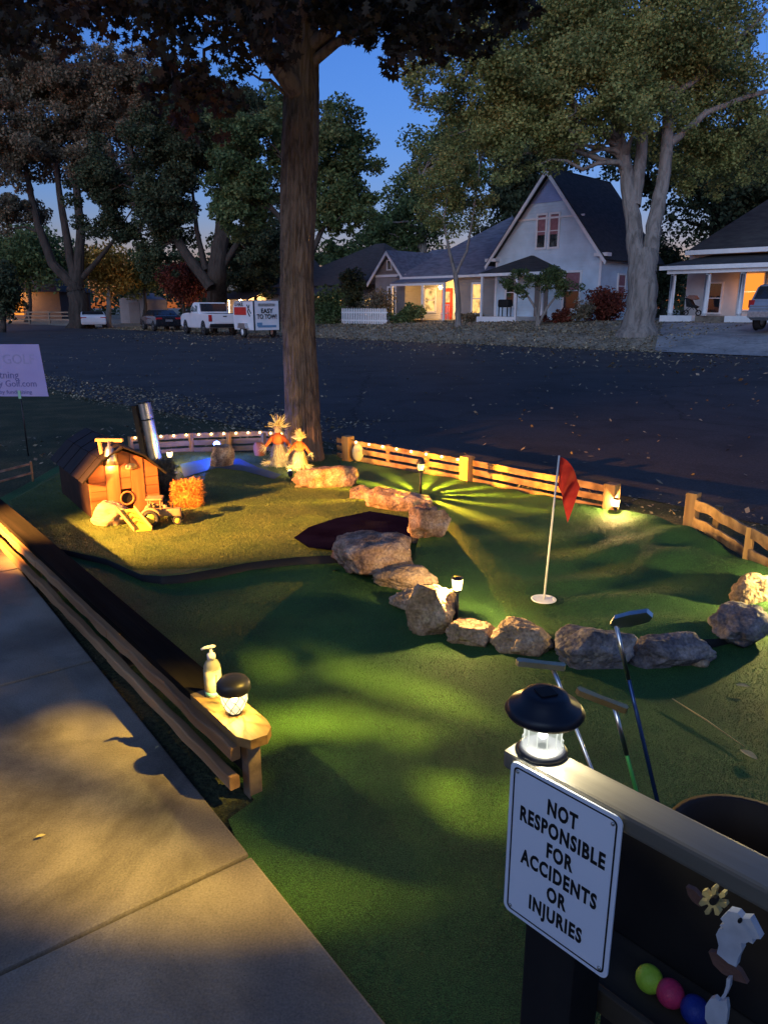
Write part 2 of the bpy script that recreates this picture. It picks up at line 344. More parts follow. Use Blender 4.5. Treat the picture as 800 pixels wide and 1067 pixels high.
so = bpy.data.objects.new('sun', sl); C.objects.link(so)
az = math.radians(SUN_AZ); el = math.radians(20)
so.rotation_euler = Vector((-math.sin(az)*math.cos(el), -math.cos(az)*math.cos(el), -math.sin(el))).to_track_quat('-Z', 'Y').to_euler()
vs = sc.view_settings; vs.view_transform = 'Standard'; vs.look = 'None'; vs.gamma = 1; vs.exposure = 2.3; vs.use_curve_mapping = False
#PART2
# ================================================================== SETTING
def grid_mesh(name, us, ns, zf, mats, mi, pf=None):
    vs = []; fs = []; idx = []
    for n in ns:
        for u in us:
            p = UN(u, n) if pf is None else pf(u, n)
            vs.append((p.x, p.y, zf(p.x, p.y)))
    W = len(us)
    for j in range(len(ns)-1):
        for i in range(W-1):
            fs.append((j*W+i, j*W+i+1, (j+1)*W+i+1, (j+1)*W+i)); idx.append(mi(us[i], ns[j]))
    me = bpy.data.meshes.new(name); me.from_pydata(vs, [], fs)
    for m in mats: me.materials.append(m)
    me.polygons.foreach_set('material_index', idx); me.polygons.foreach_set('use_smooth', [True]*len(fs)); me.update()
    o = bpy.data.objects.new(name, me); C.objects.link(o); return o
def fr(a, b, s): return list(np.arange(a, b, s))
us = [-900, -400, -200, -130]+fr(-110, 30, 1.5)+[30, 60, 200, 600]
ns = [-300, -60, -10, 0, 3, 5.8, 15, 26]+fr(27, 42, .5)+[42, 46, 52, 60, 80, 150, 400, 900]
def zg(x, y):
    n = .697*x+.717*y
    t = terr(x, y)
    if n > 27: t += .03*noise.noise(Vector((x*.7, y*.7, 0)))*S(27.6, 29.5, n)
    return t
struct(grid_mesh('ground', us, ns, zg, [M['lawn'], M['yard']], lambda u, n: 0 if n < 26.5 else 1))
def near_edge(u): return 6.12+.5*S(-13, -19, u)+.12*noise.noise(Vector((u*1.3, 3, 0)))
rus = [-900, -400, -200, -130]+fr(-110, -20, 2)+fr(-20, 30, .25)+[30, 60, 200, 600]
vs_ = []; fs_ = []
for u in rus:
    for k in range(7):
        n0, n1 = near_edge(u), edge_n(u)+.12*noise.noise(Vector((u*.8, 9, 0)))
        p = UN(u, n0+(n1-n0)*k/6); vs_.append((p.x, p.y, .006))
for i in range(len(rus)-1):
    for k in range(6): fs_.append((i*7+k, (i+1)*7+k, (i+1)*7+k+1, i*7+k+1))
me = bpy.data.meshes.new('road'); me.from_pydata(vs_, [], fs_); me.materials.append(M['asphalt']); ro = bpy.data.objects.new('road', me); C.objects.link(ro); struct(ro)
# sidewalk: separate slabs with open joints
b = MB(); sd = Vector((-.6, .8, 0)); sp = Vector((-.8, -.6, 0)); ang = math.atan2(.8, -.6)
o0 = Vector((-.40, 1.92, 0))-sd*.0; L0 = 1.62
for k in range(-2, 9):
    c0 = o0+sd*(L0*(k+.5))+sp*1.315
    b.box((c0.x, c0.y, -.02), (L0-.014, 2.6, .09), ang, bev=.008)
struct(b.build('sidewalk', M['concrete']))
# driveway across the street
dv = []
for n in fr(27.6, 37, .6):
    for u in (-12.6-(n-27.6)*.42, -11.8-(n-27.6)*.3, -10-(n-27.6)*.2, -8, -5): p = UN(u, n); dv.append((p.x, p.y, terr(p.x, p.y)+.035))
k = 5; fs_ = [(j*k+i, j*k+i+1, (j+1)*k+i+1, (j+1)*k+i) for j in range(len(dv)//k-1) for i in range(k-1)]
me = bpy.data.meshes.new('driveway'); me.from_pydata(dv, [], fs_); me.materials.append(M['drive']); do = bpy.data.objects.new('driveway', me); C.objects.link(do); struct(do)

def turf_sheet(name, poly, step, hf, mt, skirt=.0):
    bm = bmesh.new(); vv = [bm.verts.new((p[0], p[1], 0)) for p in poly]; bm.faces.new(vv)
    xs = [p[0] for p in poly]; ys = [p[1] for p in poly]
    x = min(xs)+step
    while x < max(xs):
        bmesh.ops.bisect_plane(bm, geom=bm.verts[:]+bm.edges[:]+bm.faces[:], plane_co=(x, 0, 0), plane_no=(1, 0, 0)); x += step
    y = min(ys)+step
    while y < max(ys):
        bmesh.ops.bisect_plane(bm, geom=bm.verts[:]+bm.edges[:]+bm.faces[:], plane_co=(0, y, 0), plane_no=(0, 1, 0)); y += step
    for v in bm.verts: v.co.z = hf(v.co.x, v.co.y)
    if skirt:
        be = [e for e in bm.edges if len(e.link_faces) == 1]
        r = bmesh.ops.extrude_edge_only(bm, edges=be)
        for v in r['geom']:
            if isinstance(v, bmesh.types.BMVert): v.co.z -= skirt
            if isinstance(v, bmesh.types.BMFace): v.material_index = 1  # edge faces coloured black as the shadow line along the step
    bmesh.ops.recalc_face_normals(bm, faces=bm.faces)
    for f in bm.faces: f.smooth = True
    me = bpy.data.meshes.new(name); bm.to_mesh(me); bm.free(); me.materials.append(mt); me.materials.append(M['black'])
    if len(me.polygons) and me.polygons[0].normal.z < 0: me.flip_normals()
    o = bpy.data.objects.new(name, me); C.objects.link(o); return o
def V2(*pts): return [(p[0], p[1]) if len(p) == 3 else tuple(p) for p in pts]
def hn(x, y, f): return noise.noise(Vector((x*f, y*f, 1.7)))
def h_low(x, y): return .012+.010*hn(x, y, 1.6)+.004*hn(x, y, 5)
FA, FB = G(165, 609, .05), G(355, 581, .05); FD = (FB-FA).normalized()
def h_farm(x, y):
    d = FD.x*(y-FA.y)-FD.y*(x-FA.x)
    return .052+.012*hn(x, y, 1.4)+.003*hn(x, y, 6)+.014*(1-S(0, .3, abs(d)))
def h_up(x, y):
    u = .717*x-.697*y
    e = S(.9, 2.6, x)*.05
    fold = .017*math.sin(9*(x*.9+y*.45)+3.5*hn(x, y, 1.1))*S(1.0, 1.9, x)+.009*math.sin(15*(y-.35*x)+4*hn(x, y, 1.0))*S(.5, 1.2, x)
    return .062+e+fold+.012*hn(x, y, 1.5)
low = V2(G(266, 838), G(238, 858), G(266, 925), G(366, 1067), (.1, 1.0), (.5, .55), (1.2, .1), (3.4, .1), (3.6, 3.0), G(808, 604), G(720, 560), G(636, 534), G(485, 503), G(352, 478), (-2.3, 8.42), (-3.5, 8.1), (-3.4, 6.2), (-2.9, 5.3))
struct(turf_sheet('turf_lane', low, .06, h_low, M['turf']), label='dark green artificial turf lane with fallen leaves on it')
farm = V2(G(355, 581, .05), G(310, 583, .05), G(262, 588, .05), G(228, 595, .05), G(195, 601, .05), G(170, 603, .05), G(148, 600, .05), G(112, 583, .05), (-2.55, 5.0), (-3.2, 6.1), (-3.3, 8.0), (-2.25, 8.35), G(350, 478), G(372, 500), G(430, 540), G(425, 565))
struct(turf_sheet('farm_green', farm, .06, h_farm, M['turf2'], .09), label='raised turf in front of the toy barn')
up = V2(G(352, 482, .03), G(485, 504, .03), G(636, 535, .05), G(664, 541, .05), G(715, 557, .05), G(806, 606, .05), G(800, 655, .05), G(745, 668, .05), G(690, 676, .05), G(640, 680, .05), G(590, 672, .05), G(520, 662, .05), G(455, 640, .05), G(425, 600, .05), G(440, 550, .05), G(420, 520, .05), G(370, 505, .05))
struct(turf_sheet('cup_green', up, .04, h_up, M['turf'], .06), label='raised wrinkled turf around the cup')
pond = V2(G(306, 562, .06), G(322, 550, .06), G(350, 540, .06), G(385, 533, .06), G(425, 540, .06), G(440, 556, .06), G(400, 572, .06), G(352, 577, .06), G(322, 573, .06))
struct(turf_sheet('pond_mat', pond, .06, lambda x, y: h_farm(x, y)+.014, M['pond']), label='dark purple patch laid on the turf')
# blue strip by the back fence
M['bluemat'] = mat('blue_mat', [(.012, .04, .10), (.02, .07, .15)], 6, .6, .4, 120, .003)
bluestrip = V2(G(196, 492, .06), G(205, 482, .06), G(232, 487, .06), G(262, 490, .06), G(292, 494, .06), G(290, 500, .06), G(250, 493, .06), G(222, 494, .06), G(205, 500, .06))
bluestrip = V2(G(192, 497, .06), G(188, 484, .06), G(216, 478, .06), G(250, 478, .06), G(268, 487, .06), G(293, 494, .06), G(286, 499, .06), G(252, 490, .06), G(226, 488, .06))
struct(turf_sheet('blue_strip_mat', bluestrip, .06, lambda x, y: h_farm(x, y)+.006, M['bluemat']), label='narrow blue strip of turf by the boulder')
def turf_h(x, y): return h_low(x, y)
def inside(poly, x, y):
    r = np.zeros(x.shape, bool); j = len(poly)-1
    for i in range(len(poly)):
        xi, yi = poly[i]; xj, yj = poly[j]
        c = ((yi > y) != (yj > y)) & (x < (xj-xi)*(y-yi)/((yj-yi)+1e-12)+xi)
        r ^= c; j = i
    return r
# turf fibres: short blades near the camera
def fibres(name, poly, hf, n, bbox, mt, ln=.0055, wd=.0016, excl=None):
    x = rng.uniform(bbox[0], bbox[1], n); y = bbox[2]+(bbox[3]-bbox[2])*rng.random(n)**1.6
    k = inside(poly, x, y)
    if excl is not None: k &= ~inside(excl, x, y)
    x = x[k]; y = y[k]; m = len(x)
    z = np.array([hf(a, c) for a, c in zip(x, y)])-.001
    d = np.hypot(x, y); s = (d/2.2)**.6
    a = rng.uniform(0, 2*PI, m); w_ = wd*s*.5; l = ln*(.6+.8*rng.random(m)); lx = rng.normal(0, .45, m)*l; ly = rng.normal(0, .45, m)*l
    V = np.zeros((m, 3, 3)); V[:, 0] = np.c_[x-np.cos(a)*w_, y-np.sin(a)*w_, z]; V[:, 1] = np.c_[x+np.cos(a)*w_, y+np.sin(a)*w_, z]; V[:, 2] = np.c_[x+lx, y+ly, z+l]
    o = npmesh(name, V.reshape(-1, 3), 3, mt); struct(o, 'stuff'); return o
fibres('turf_fibres', low, h_low, 420000, (-2.0, 2.2, 1.0, 4.6), M['fibre'], excl=up)
fibres('turf_fibres', up, h_up, 160000, (-.1, 2.8, 2.9, 6.8), M['fibre'])

fibres('turf_fibres', farm, h_farm, 170000, (-3.2, .2, 4.4, 8.2), M['fibre2'], ln=.007, wd=.0022, excl=pond)
# ------------------------------------------------------------------ fences of the mini golf
def board(mb, p0, p1, hgt, th, wob=.15, seg=14, seed=0, flat=False):
    p0 = Vector(p0); p1 = Vector(p1); d = (p1-p0); side = Vector((-d.y, d.x, 0)).normalized(); up_ = Vector((0, 0, 1))
    if flat: side, up_ = up_, side
    vs = []; fs = []
    for i in range(seg+1):
        t = i/seg; p = p0+d*t
        a = hgt/2*(1+wob*noise.noise(Vector((t*d.length*6, seed*3.1, 0)))); c = hgt/2*(1+wob*noise.noise(Vector((t*d.length*6, seed*3.1, 5))))
        b_ = th/2*(1+wob*.5*noise.noise(Vector((t*d.length*5, seed*2.7, 9))))
        vs += [p+up_*a+side*b_*.8, p+up_*a*.8+side*b_, p-up_*c*.8+side*b_, p-up_*c+side*b_*.8, p-up_*c-side*b_*.8, p-up_*c*.8-side*b_, p+up_*a*.8-side*b_, p+up_*a-side*b_*.8]
    for i in range(seg):
        for k in range(8):
            k2 = (k+1) % 8; fs.append((i*8+k, i*8+k2, (i+1)*8+k2, (i+1)*8+k))
    fs.append(tuple(range(8))[::-1]); fs.append(tuple(seg*8+k for k in range(8)))
    mb.add(vs, fs, False); return mb
def fence(name, label, pts, posts, rails, hgt, rth=.02, rw=.045, mt='greywood', pmt='cedarz', pw=.05, big=(), bigw=.085, bigh=.31, z0=.0, wob=.15, group=None):
    """pts: ground points; posts: (segment point) list; rails: heights"""
    P = [Vector((p[0], p[1], z0)) for p in pts]; base = P[0].copy()
    t = thing(name, label, 'fence', base, 0, group)
    for q in posts:
        mb = MB(); p = Vector((q[0], q[1], z0))-base; mb.box((p.x, p.y, hgt/2+.005), (pw, pw*.8, hgt), ROT, bev=.004); mb.build('post', M[pmt], t)
    for q in big:
        mb = MB(); p = Vector((q[0], q[1], z0))-base; mb.box((p.x, p.y, bigh/2), (bigw, bigw, bigh), ROT, bev=.005); mb.build('post', M[pmt], t)
    for k, h in enumerate(rails):
        for i in range(len(P)-1):
            mb = MB(); board(mb, P[i]-base+Vector((0, 0, h)), P[i+1]-base+Vector((0, 0, h)), rw, rth, wob, 16, k*7+i+len(name)); mb.build('rail', M[mt], t)
    return t
# back fence right of the tree, down to the lamp post
bp = [G(352, 479), G(363, 481), G(405, 488), G(444, 496), G(485, 505), G(635, 538)]
def tow(p, d): q = p.copy(); v = Vector((.697, .717, 0)); return q+v*d
line = [tow(p, .0) for p in bp]
fence('slat_fence', 'long low slatted wooden fence behind the red flag with thick orange posts', [line[0], line[4], line[5]], [line[2], line[3]], (.055, .14, .225), .25, mt='cedar', big=[line[1]+Vector((0, -.02, 0)), line[4]+Vector((0, -.05, 0)), line[5]+Vector((-.02, -.06, 0))], bigw=.10, bigh=.29, rw=.055)
lf = [G(138, 478), G(200, 474), G(270, 471), G(312, 474)]
fence('slat_fence', 'curved low slatted fence behind the toy barn with a string of bulbs on top', lf, [lf[0], lf[1], G(240, 473)+Vector((0, -.03, 0)), G(276, 473)+Vector((0, -.04, 0))], (.055, .14, .225), .25, rw=.06)
rp = [G(719, 555), G(745, 566), G(778, 592), G(850, 640)]
rfn = [p+Vector((.0, .02, 0)) for p in rp]
t = fence('slat_fence', 'short low slatted fence right of the gap, with warped rails and a thick end post', [rfn[0], rfn[2], rfn[3]], [rfn[1], rfn[2], G(815, 617)], (.10, .235), .27, rw=.075, mt='cedar', big=[rfn[0]], bigh=.31, wob=.45)
# dark little fence left of the barn
q0, q1 = G(-30, 522), G(35, 503)
fence('rail_fence', 'small thin rail fence at the left edge beside the toy barn', [q0, q1], [q1], (.10, .19), .21, rth=.015, rw=.02, pw=.02, mt='cedar')
# sidewalk side fence with wide cap board
A = Vector((-.44, 2.215, 0)); B = Vector((-2.86, 5.24, 0)); Ld = (B-A).length
ax = (B-A).normalized(); ra = math.atan2(ax.y, ax.x)
t = thing('capped_fence', 'low fence along the sidewalk with a wide cap board coloured dark past its lit end and two split rails', 'fence', A, ra)
FH = .27
mb = MB(); mb.prism([(.36, -.062), (Ld+.6, -.066), (Ld+.6, .066), (.36, .062)], FH-.03, FH, 'Z'); mb.build('cap_board', M['capwood_unlit'], t)
mb = MB(); mb.prism([(-.055, -.02), (-.02, -.055), (.03, -.066), (.358, -.066), (.358, .066), (.0, .066), (-.05, .04)], FH-.034, FH+.001, 'Z'); mb.build('cap_end', M['endwood'], t)
for x in (.03, 1.25, 2.45, 3.6):
    mb = MB(); mb.box((x, 0, (FH-.034)/2), (.05, .05, FH-.036), 0, bev=.005); mb.build('post', M['greywood'], t)
for k, (z, yy, w_) in enumerate(((.205, .070, .05), (.095, .080, .05))):
    xs = [-.0, 1.22, 2.42, 3.9]
    for i in range(3):
        mb = MB(); board(mb, (xs[i]+.004, yy, z), (xs[i+1]-.004, yy, z+.006*(i % 2)), w_, .035, .5, 30, k*11+i); mb.build('split_rail', M['cedar'], t)
mb = MB(); mb.box((Ld/2+.2, -.03, .12), (Ld+.2, .014, .2)); mb.build('back_board', M['blackwood'], t)

# ------------------------------------------------------------------ rocks
def rock_bm(seed, d=(1, 1, 1), sub=5, planes=15, sharp=1.0):
    r = random.Random(seed); bm = bmesh.new(); bmesh.ops.create_icosphere(bm, subdivisions=sub, radius=1)
    pl = []
    for _ in range(planes):
        n = Vector((r.gauss(0, 1), r.gauss(0, 1), r.gauss(0, .7))).normalized(); pl.append((n, r.uniform(.60, .95)))
    pl.append((Vector((r.uniform(-.22, .22), r.uniform(-.22, .22), 1)).normalized(), r.uniform(.62, .8)))
    so_ = Vector((seed*3.3, seed*1.7, 0))
    for v in bm.verts:
        u = v.co.normalized(); t = 1.02
        for n, dd in pl:
            c = u.dot(n)
            if c > .05: t = min(t, dd/c)
        t = t*sharp+(1-sharp)*.9; q = u*t
        t += .10*noise.noise(q*1.6+so_)
        st = noise.noise(q*3.1+so_); t += .05*(abs(st)**.5)*(1 if st > 0 else -1)
        t += .035*noise.noise(q*7+so_)-.045*max(0, .12-abs(noise.noise(q*2.6-so_)))/.12+.016*noise.noise(q*17+so_)
        v.co = Vector((u.x*t*d[0], u.y*t*d[1], u.z*t*d[2]))
    return bm
def rock(px, py, wpx, hpx, mt, label, seed, rz=0, dep=.8, zb=.0, group='rocks bordering the cup green', sub=5, tall=.85, name='rock'):
    g = G(px, py, zb); Z = (CH-zb)/(sT+(py-CY)/F*cT); w_ = wpx/F*Z; h = hpx/F*Z*tall
    bm = rock_bm(seed, (w_/2*1.2, w_/2*dep*1.15, h*.62), sub)
    o = MB().bm(bm, Matrix.Rotation(rz, 4, 'Z')).build(name, M[mt], loc=(g.x, g.y+w_*.35*dep, zb+h*.40))
    tag(o, label, 'rock', group); return o
rock(341, 514, 64, 34, 'rockred', 'brown rock at the foot of the big tree next to the straw figures', 3, .2, .55)
rock(377, 525, 28, 22, 'rockred', 'small pinkish rock left of the long rock below the tree', 5, .2, .7)
rock(409, 537, 72, 34, 'rockred', 'long low brown rock in front of the tall black path lamp', 8, -.25, .45)
rock(445, 569, 52, 52, 'rockred', 'blocky purple-brown rock right of the purple patch', 12, .3, .8)
rock(389, 604, 84, 54, 'rockred', 'largest flat brown boulder at the tip of the step edge', 17, .1, .8)
rock(421, 618, 62, 34, 'rocktan', 'tan wedge-shaped rock beside the largest boulder', 21, -.5, .5)
rock(430, 640, 48, 32, 'rocktan', 'low tan rock tucked in front of the wedge-shaped one', 25, -.3, .6)
rock(452, 664, 50, 62, 'rocktan', 'tall squarish tan rock just left of the lit stake lamp', 28, .1, .8, tall=.95)
rock(497, 675, 52, 34, 'rocktan', 'round orange-tan rock just right of the lit stake lamp', 33, .1, .7)
rock(547, 685, 56, 42, 'rocktan', 'rounded grey-brown rock in front of the cup, behind the putter head', 38, .1, .75, tall=.92)
rock(617, 700, 82, 50, 'rockgrey', 'broken dark grey rock behind the upright iron club', 47, -.1, .5, tall=.95)
rock(704, 698, 98, 42, 'rockgrey', 'long flat slanted grey slab on the right', 53, .12, .42, tall=.92)
rock(731, 697, 19, 14, 'rocktan', 'pebble-sized pale stone in front of the long slab', 57, 0, .8, sub=3)
rock(772, 676, 66, 52, 'rockgrey', 'jagged dark rock with a pale left face near the right edge', 61, .4, .8, tall=.8)
rock(797, 645, 54, 56, 'rocktan', 'tan-topped rock at the right edge below the short fence', 66, .2, .8, tall=.8)
rock(231, 487, 27, 29, 'rockred', 'upright boulder with a blue light on it by the back fence', 71, .2, .7, .05, 'boulders by the back fence', tall=.95, name='boulder')

# ------------------------------------------------------------------ lamps
M['lampglow'] = emis('lamp_glow', (1, .6, .2), 3, tr=.55); M['bulb'] = emis('bulb', (1, .62, .22), 45)
M['coolglow'] = mat('clear_plastic', [(.6, .62, .62)], 9, .12, .3, 60, .004, spec=.6)
def stake_lamp(px, py, ztop, label, power, cap, zb=.05, tall=False, streak=False, col=(1, .62, .2), st=1.0):
    g = G(px, py, zb); t = thing('path_lamp', label, 'garden lamp', g, 0, 'garden stake lamps around the cup green')
    h = ztop
    mb = MB(); mb.tube([(0, 0, -.02), (0, 0, h-.055)], .010, 10); mb.build('stake', M['blackplastic'], t)
    mb = MB(); mb.lathe([(.010, h-.075), (.024, h-.06), (.026, h-.052)], 20); mb.build('collar', M['blackplastic'], t)
    mb = MB(); mb.lathe([(.022, h-.050), (.026, h-.03), (.029, h), (.024, h+.001)], 20); mb.build('shade', M['lampglow'], t)
    mb = MB(); mb.ball((0, 0, h-.041), .006, 2); mb.build('bulb', M['bulb'], t)
    mb = MB()
    if cap: mb.lathe([(.040, h+.002), (.044, h+.008), (.03, h+.02), (.028, h+.04), (.0, h+.044)], 20)
    else: mb.lathe([(.028, h+.003), (.030, h+.010), (.0, h+.014)], 20)
    mb.build('cap', M['blackplastic'], t)
    if streak:
        mb = MB()
        for k in range(13):
            a = 2*PI*k/13+.2; r = .031; wd = .165+.03*math.sin(k*2.3)
            vs = []
            for z in (h-.062, h+.004):
                for aa in (a-wd, a, a+wd):
                    for rr in (r, r+.002): vs.append((rr*math.cos(aa), rr*math.sin(aa), z))
            mb.add(vs, [(0, 2, 8, 6), (2, 4, 10, 8), (1, 7, 9, 3), (3, 9, 11, 5), (0, 6, 7, 1), (4, 5, 11, 10), (6, 8, 9, 7), (8, 10, 11, 9), (0, 1, 3, 2), (2, 3, 5, 4)], True)
        mb.build('ribs', M['blackplastic'], t)
    light('lamp_light', 'POINT', (0, 0, h-.022), power, col, .003 if streak else .008, t)
    return t
stake_lamp(475, 655, .275, 'black stake lamp standing between the two tan rocks, brightly lit', 12, False, .02)
stake_lamp(438, 517, .29, 'black wide-capped stake lamp near the back fence, throwing streaks of light', 130, True, streak=True, col=(1, .52, .03))
stake_lamp(640, 541, .16, 'lit stake lamp beside the thick post at the end of the back fence', 10, False, .02)
stake_lamp(178, 487, .16, 'bright stake lamp behind the straw bales by the barn', 4, False, .05)
stake_lamp(836, 640, .24, 'stake lamp just past the right edge beyond the tan-topped rock', 22, False, .05, col=(1, .74, .25))
# lamp with diamond wire guard on the fence end
lp = A+ax*.135; t = thing('wire_lamp', 'squat black-capped solar lamp with diamond wire guard on the lit end of the capped fence', 'garden lamp', (lp.x, lp.y, FH+.002), .3)
mb = MB(); prof = [(.020, .004), (.034, .022), (.044, .05), (.046, .072), (.041, .09)]; mb.lathe(prof, 28); mb.build('globe', emis('globe_glow', (1, .80, .38), .6, tr=.5), t)
mb = MB(); mb.lathe([(.024, 0), (.024, .006)], 20); mb.build('base', M['blackplastic'], t)
mb = MB()
for sgn in (1, -1):
    for k in range(8):
        pts = []
        for i in range(13):
            f = i/12; z = .005+.085*f
            r = np.interp(z, [p[1] for p in prof], [p[0] for p in prof])+.0016; a = 2*PI*k/8+sgn*f*1.25
            pts.append((r*math.cos(a), r*math.sin(a), z))
        mb.tube(pts, .0012, 5)
mb.build('wire_guard', M['blackplastic'], t)
mb = MB(); mb.lathe([(.040, .089), (.056, .088), (.060, .095), (.058, .118), (.048, .132), (.02, .138), (0, .139)], 32); mb.build('cap', M['blackplastic'], t)
mb = MB(); mb.ball((0, 0, .055), .010, 2); mb.build('bulb', M['bulb'], t)
light('lamp_light', 'POINT', (0, 0, .074), 3.4, (1, .74, .18), .004, t)
# sanitizer bottle
sb = A+ax*.30+Vector((.0, .0, 0)); t = thing('pump_bottle', 'clear hand sanitizer bottle with white pump and printed label on the capped fence', 'bottle', (sb.x-.0, sb.y, FH+.002), .25)
gl = mat('bottle_plastic', [(.34, .34, .26), (.40, .40, .32)], 5, .15, 0, spec=.6, transl=.35)
mb = MB(); mb.lathe([(.026, 0), (.030, .004), (.031, .10), (.030, .118), (.022, .135), (.013, .143), (.013, .15)], 28); mb.build('bottle', gl, t)
mb = MB(); mb.lathe([(.0314, .022), (.0316, .105)], 28); mb.build('label', mat('label_paper', [(.36, .32, .20), (.44, .39, .26)], 3, .5, 0), t)
mb = MB(); mb.lathe([(.0314, .008), (.0316, .0215)], 28); mb.build('label_band', mat('label_teal', [(.12, .35, .33)], 3, .5, 0), t)
mb = MB(); mb.lathe([(.015, .145), (.0155, .163), (.010, .167), (.0055, .168), (.0055, .19)], 20); mb.tube([(-.0, 0, .192), (-.018, -.006, .194), (-.034, -.010, .190)], [.007, .006, .004], 10); mb.ball((.004, 0, .193), .011, 2, (1.3, 1, .5)); mb.build('pump', M['white'], t)
def text(s, size, mt, parent, loc, name='lettering', sx=1.0, ext=.0004, bold=0, rot=None, align='CENTER', sp=1.0):
    cu = bpy.data.curves.new('t', 'FONT'); cu.body = s; cu.size = size; cu.align_x = align; cu.extrude = ext; cu.offset = bold; cu.resolution_u = 3; cu.space_character = sp
    ob = bpy.data.objects.new('t', cu); C.objects.link(ob); bpy.context.view_layer.update()
    me = bpy.data.meshes.new_from_object(ob.evaluated_get(bpy.context.evaluated_depsgraph_get())); bpy.data.objects.remove(ob); bpy.data.curves.remove(cu)
    T = Matrix.Diagonal((sx, 1, 1, 1)); R = rot if rot is not None else Matrix.Rotation(PI/2, 4, 'X')
    me.transform(R @ T); me.materials.clear(); me.materials.append(mt)
    o = bpy.data.objects.new(name, me); C.objects.link(o)
    if parent: o.parent = parent
    o.location = loc; return o
Rv = Matrix.Rotation(-.25-.15, 4, 'Z') @ Matrix.Rotation(PI/2, 4, 'X') @ Matrix.Rotation(PI/2, 4, 'Z')
for tx, off, s_ in (('hand sanitizer', .0, .0135),):
    o = text(tx, s_, M['black'], t, (.0155, -.0285, .026), 'lettering', .9, .0003, .0002, Matrix.Rotation(.55-.1, 4, 'Z') @ Matrix.Rotation(PI/2, 4, 'X') @ Matrix.Rotation(PI/2, 4, 'Z'), 'LEFT')

# ------------------------------------------------------------------ notice sign and stand in the foreground
e2 = Vector((.68, -.733, 0)); n2 = Vector((.733, .68, 0)); ROT2 = math.atan2(-.733, .68)
O2 = Vector((.185, .919, 0))               # top left corner of the sign, on its front plane
def S2(s, n, z): v = O2+e2*s+n2*n; return Vector((v.x, v.y, z))
def onpl(px, py, nn):                      # sight line meets the vertical plane nn behind the sign
    a = (px-CX)/F; b = (py-CY)/F; d = Vector((a, cT-b*sT, -(sT+b*cT)))
    o = Vector((0, 0, CH)); q = (O2+n2*nn-o).dot(n2)/d.dot(n2); p = o+d*q
    return Vector(((p-O2).dot(e2), nn, p.z))
ZT = 1.036; SH, SW = .254, .174
st_ = thing('club_stand', 'dark wooden stand with a pale painted top rail and a shelf for golf balls', 'stand', S2(0, 0, 0), ROT2)
mb = MB(); mb.box((.70, .028, ZT-.014), (1.44, .056, .028), 0, bev=.005); mb.build('top_rail', M['railtop'], st_)
mb = MB(); mb.box((.075, .045, .498), (.085, .08, .99), 0, bev=.004); mb.build('post', M['blackwood'], st_)
mb = MB(); mb.box((1.1, .052, .498), (.085, .085, .99), 0, bev=.004); mb.build('post', M['blackwood'], st_)
mb = MB(); mb.box((.66, .262, .60), (1.24, .016, .52)); mb.build('back_panel', M['blackwood'], st_)
mb = MB(); mb.box((.66, .18, .588), (1.24, .145, .018), 0, bev=.003); mb.build('shelf', wood('shelf_wood', (.02, .015, .01), (.06, .045, .03)), st_)
mb = MB(); mb.box((.66, .112, .60), (1.24, .012, .045), 0, bev=.003); mb.build('shelf_lip', wood('lip_wood', (.03, .022, .015), (.08, .06, .04)), st_)
sg = thing('notice_sign', 'white metal notice reading NOT RESPONSIBLE FOR ACCIDENTS OR INJURIES', 'sign', S2(0, -.006, ZT-SH-.003), ROT2)
def rrect(x0, z0, x1, z1, r, seg=6):
    out = []
    for cx, cz, a0 in ((x1-r, z1-r, 0), (x0+r, z1-r, 90), (x0+r, z0+r, 180), (x1-r, z0+r, 270)):
        for i in range(seg+1):
            a = math.radians(a0+90*i/seg); out.append((cx+r*math.cos(a), cz+r*math.sin(a)))
    return out
mb = MB(); mb.prism(rrect(0, 0, SW, SH, .011), -.0012, .0012); mb.build('plate', M['signwhite'], sg)
a_ = rrect(.006, .006, SW-.006, SH-.006, .008); c_ = rrect(.0085, .0085, SW-.0085, SH-.0085, .0065); n_ = len(a_)
mb = MB(); mb.add([(p[0], -.0016, p[1]) for p in a_+c_], [(i, (i+1) % n_, (i+1) % n_+n_, i+n_) for i in range(n_)]); mb.build('border', M['black'], sg)
for i, l_ in enumerate(['NOT', 'RESPONSIBLE', 'FOR', 'ACCIDENTS', 'OR', 'INJURIES']):
    text(l_, .0325, M['black'], sg, (SW/2+.001, -.0018, SH-.052-.0342*i), 'lettering', .62, .0002, .0012, sp=1.16)
for x, z in ((.0125, .013), (SW-.0125, .013), (.0125, SH-.013), (SW-.0125, SH-.013)):
    mb = MB(); mb.lathe([(.0028, 0), (.0024, .0014), (0, .0018)], 12, (0, 0, 0), True, Matrix.Translation((x, -.0016, z)) @ Matrix.Rotation(PI/2, 4, 'X')); mb.build('screw', M['galv'], sg)
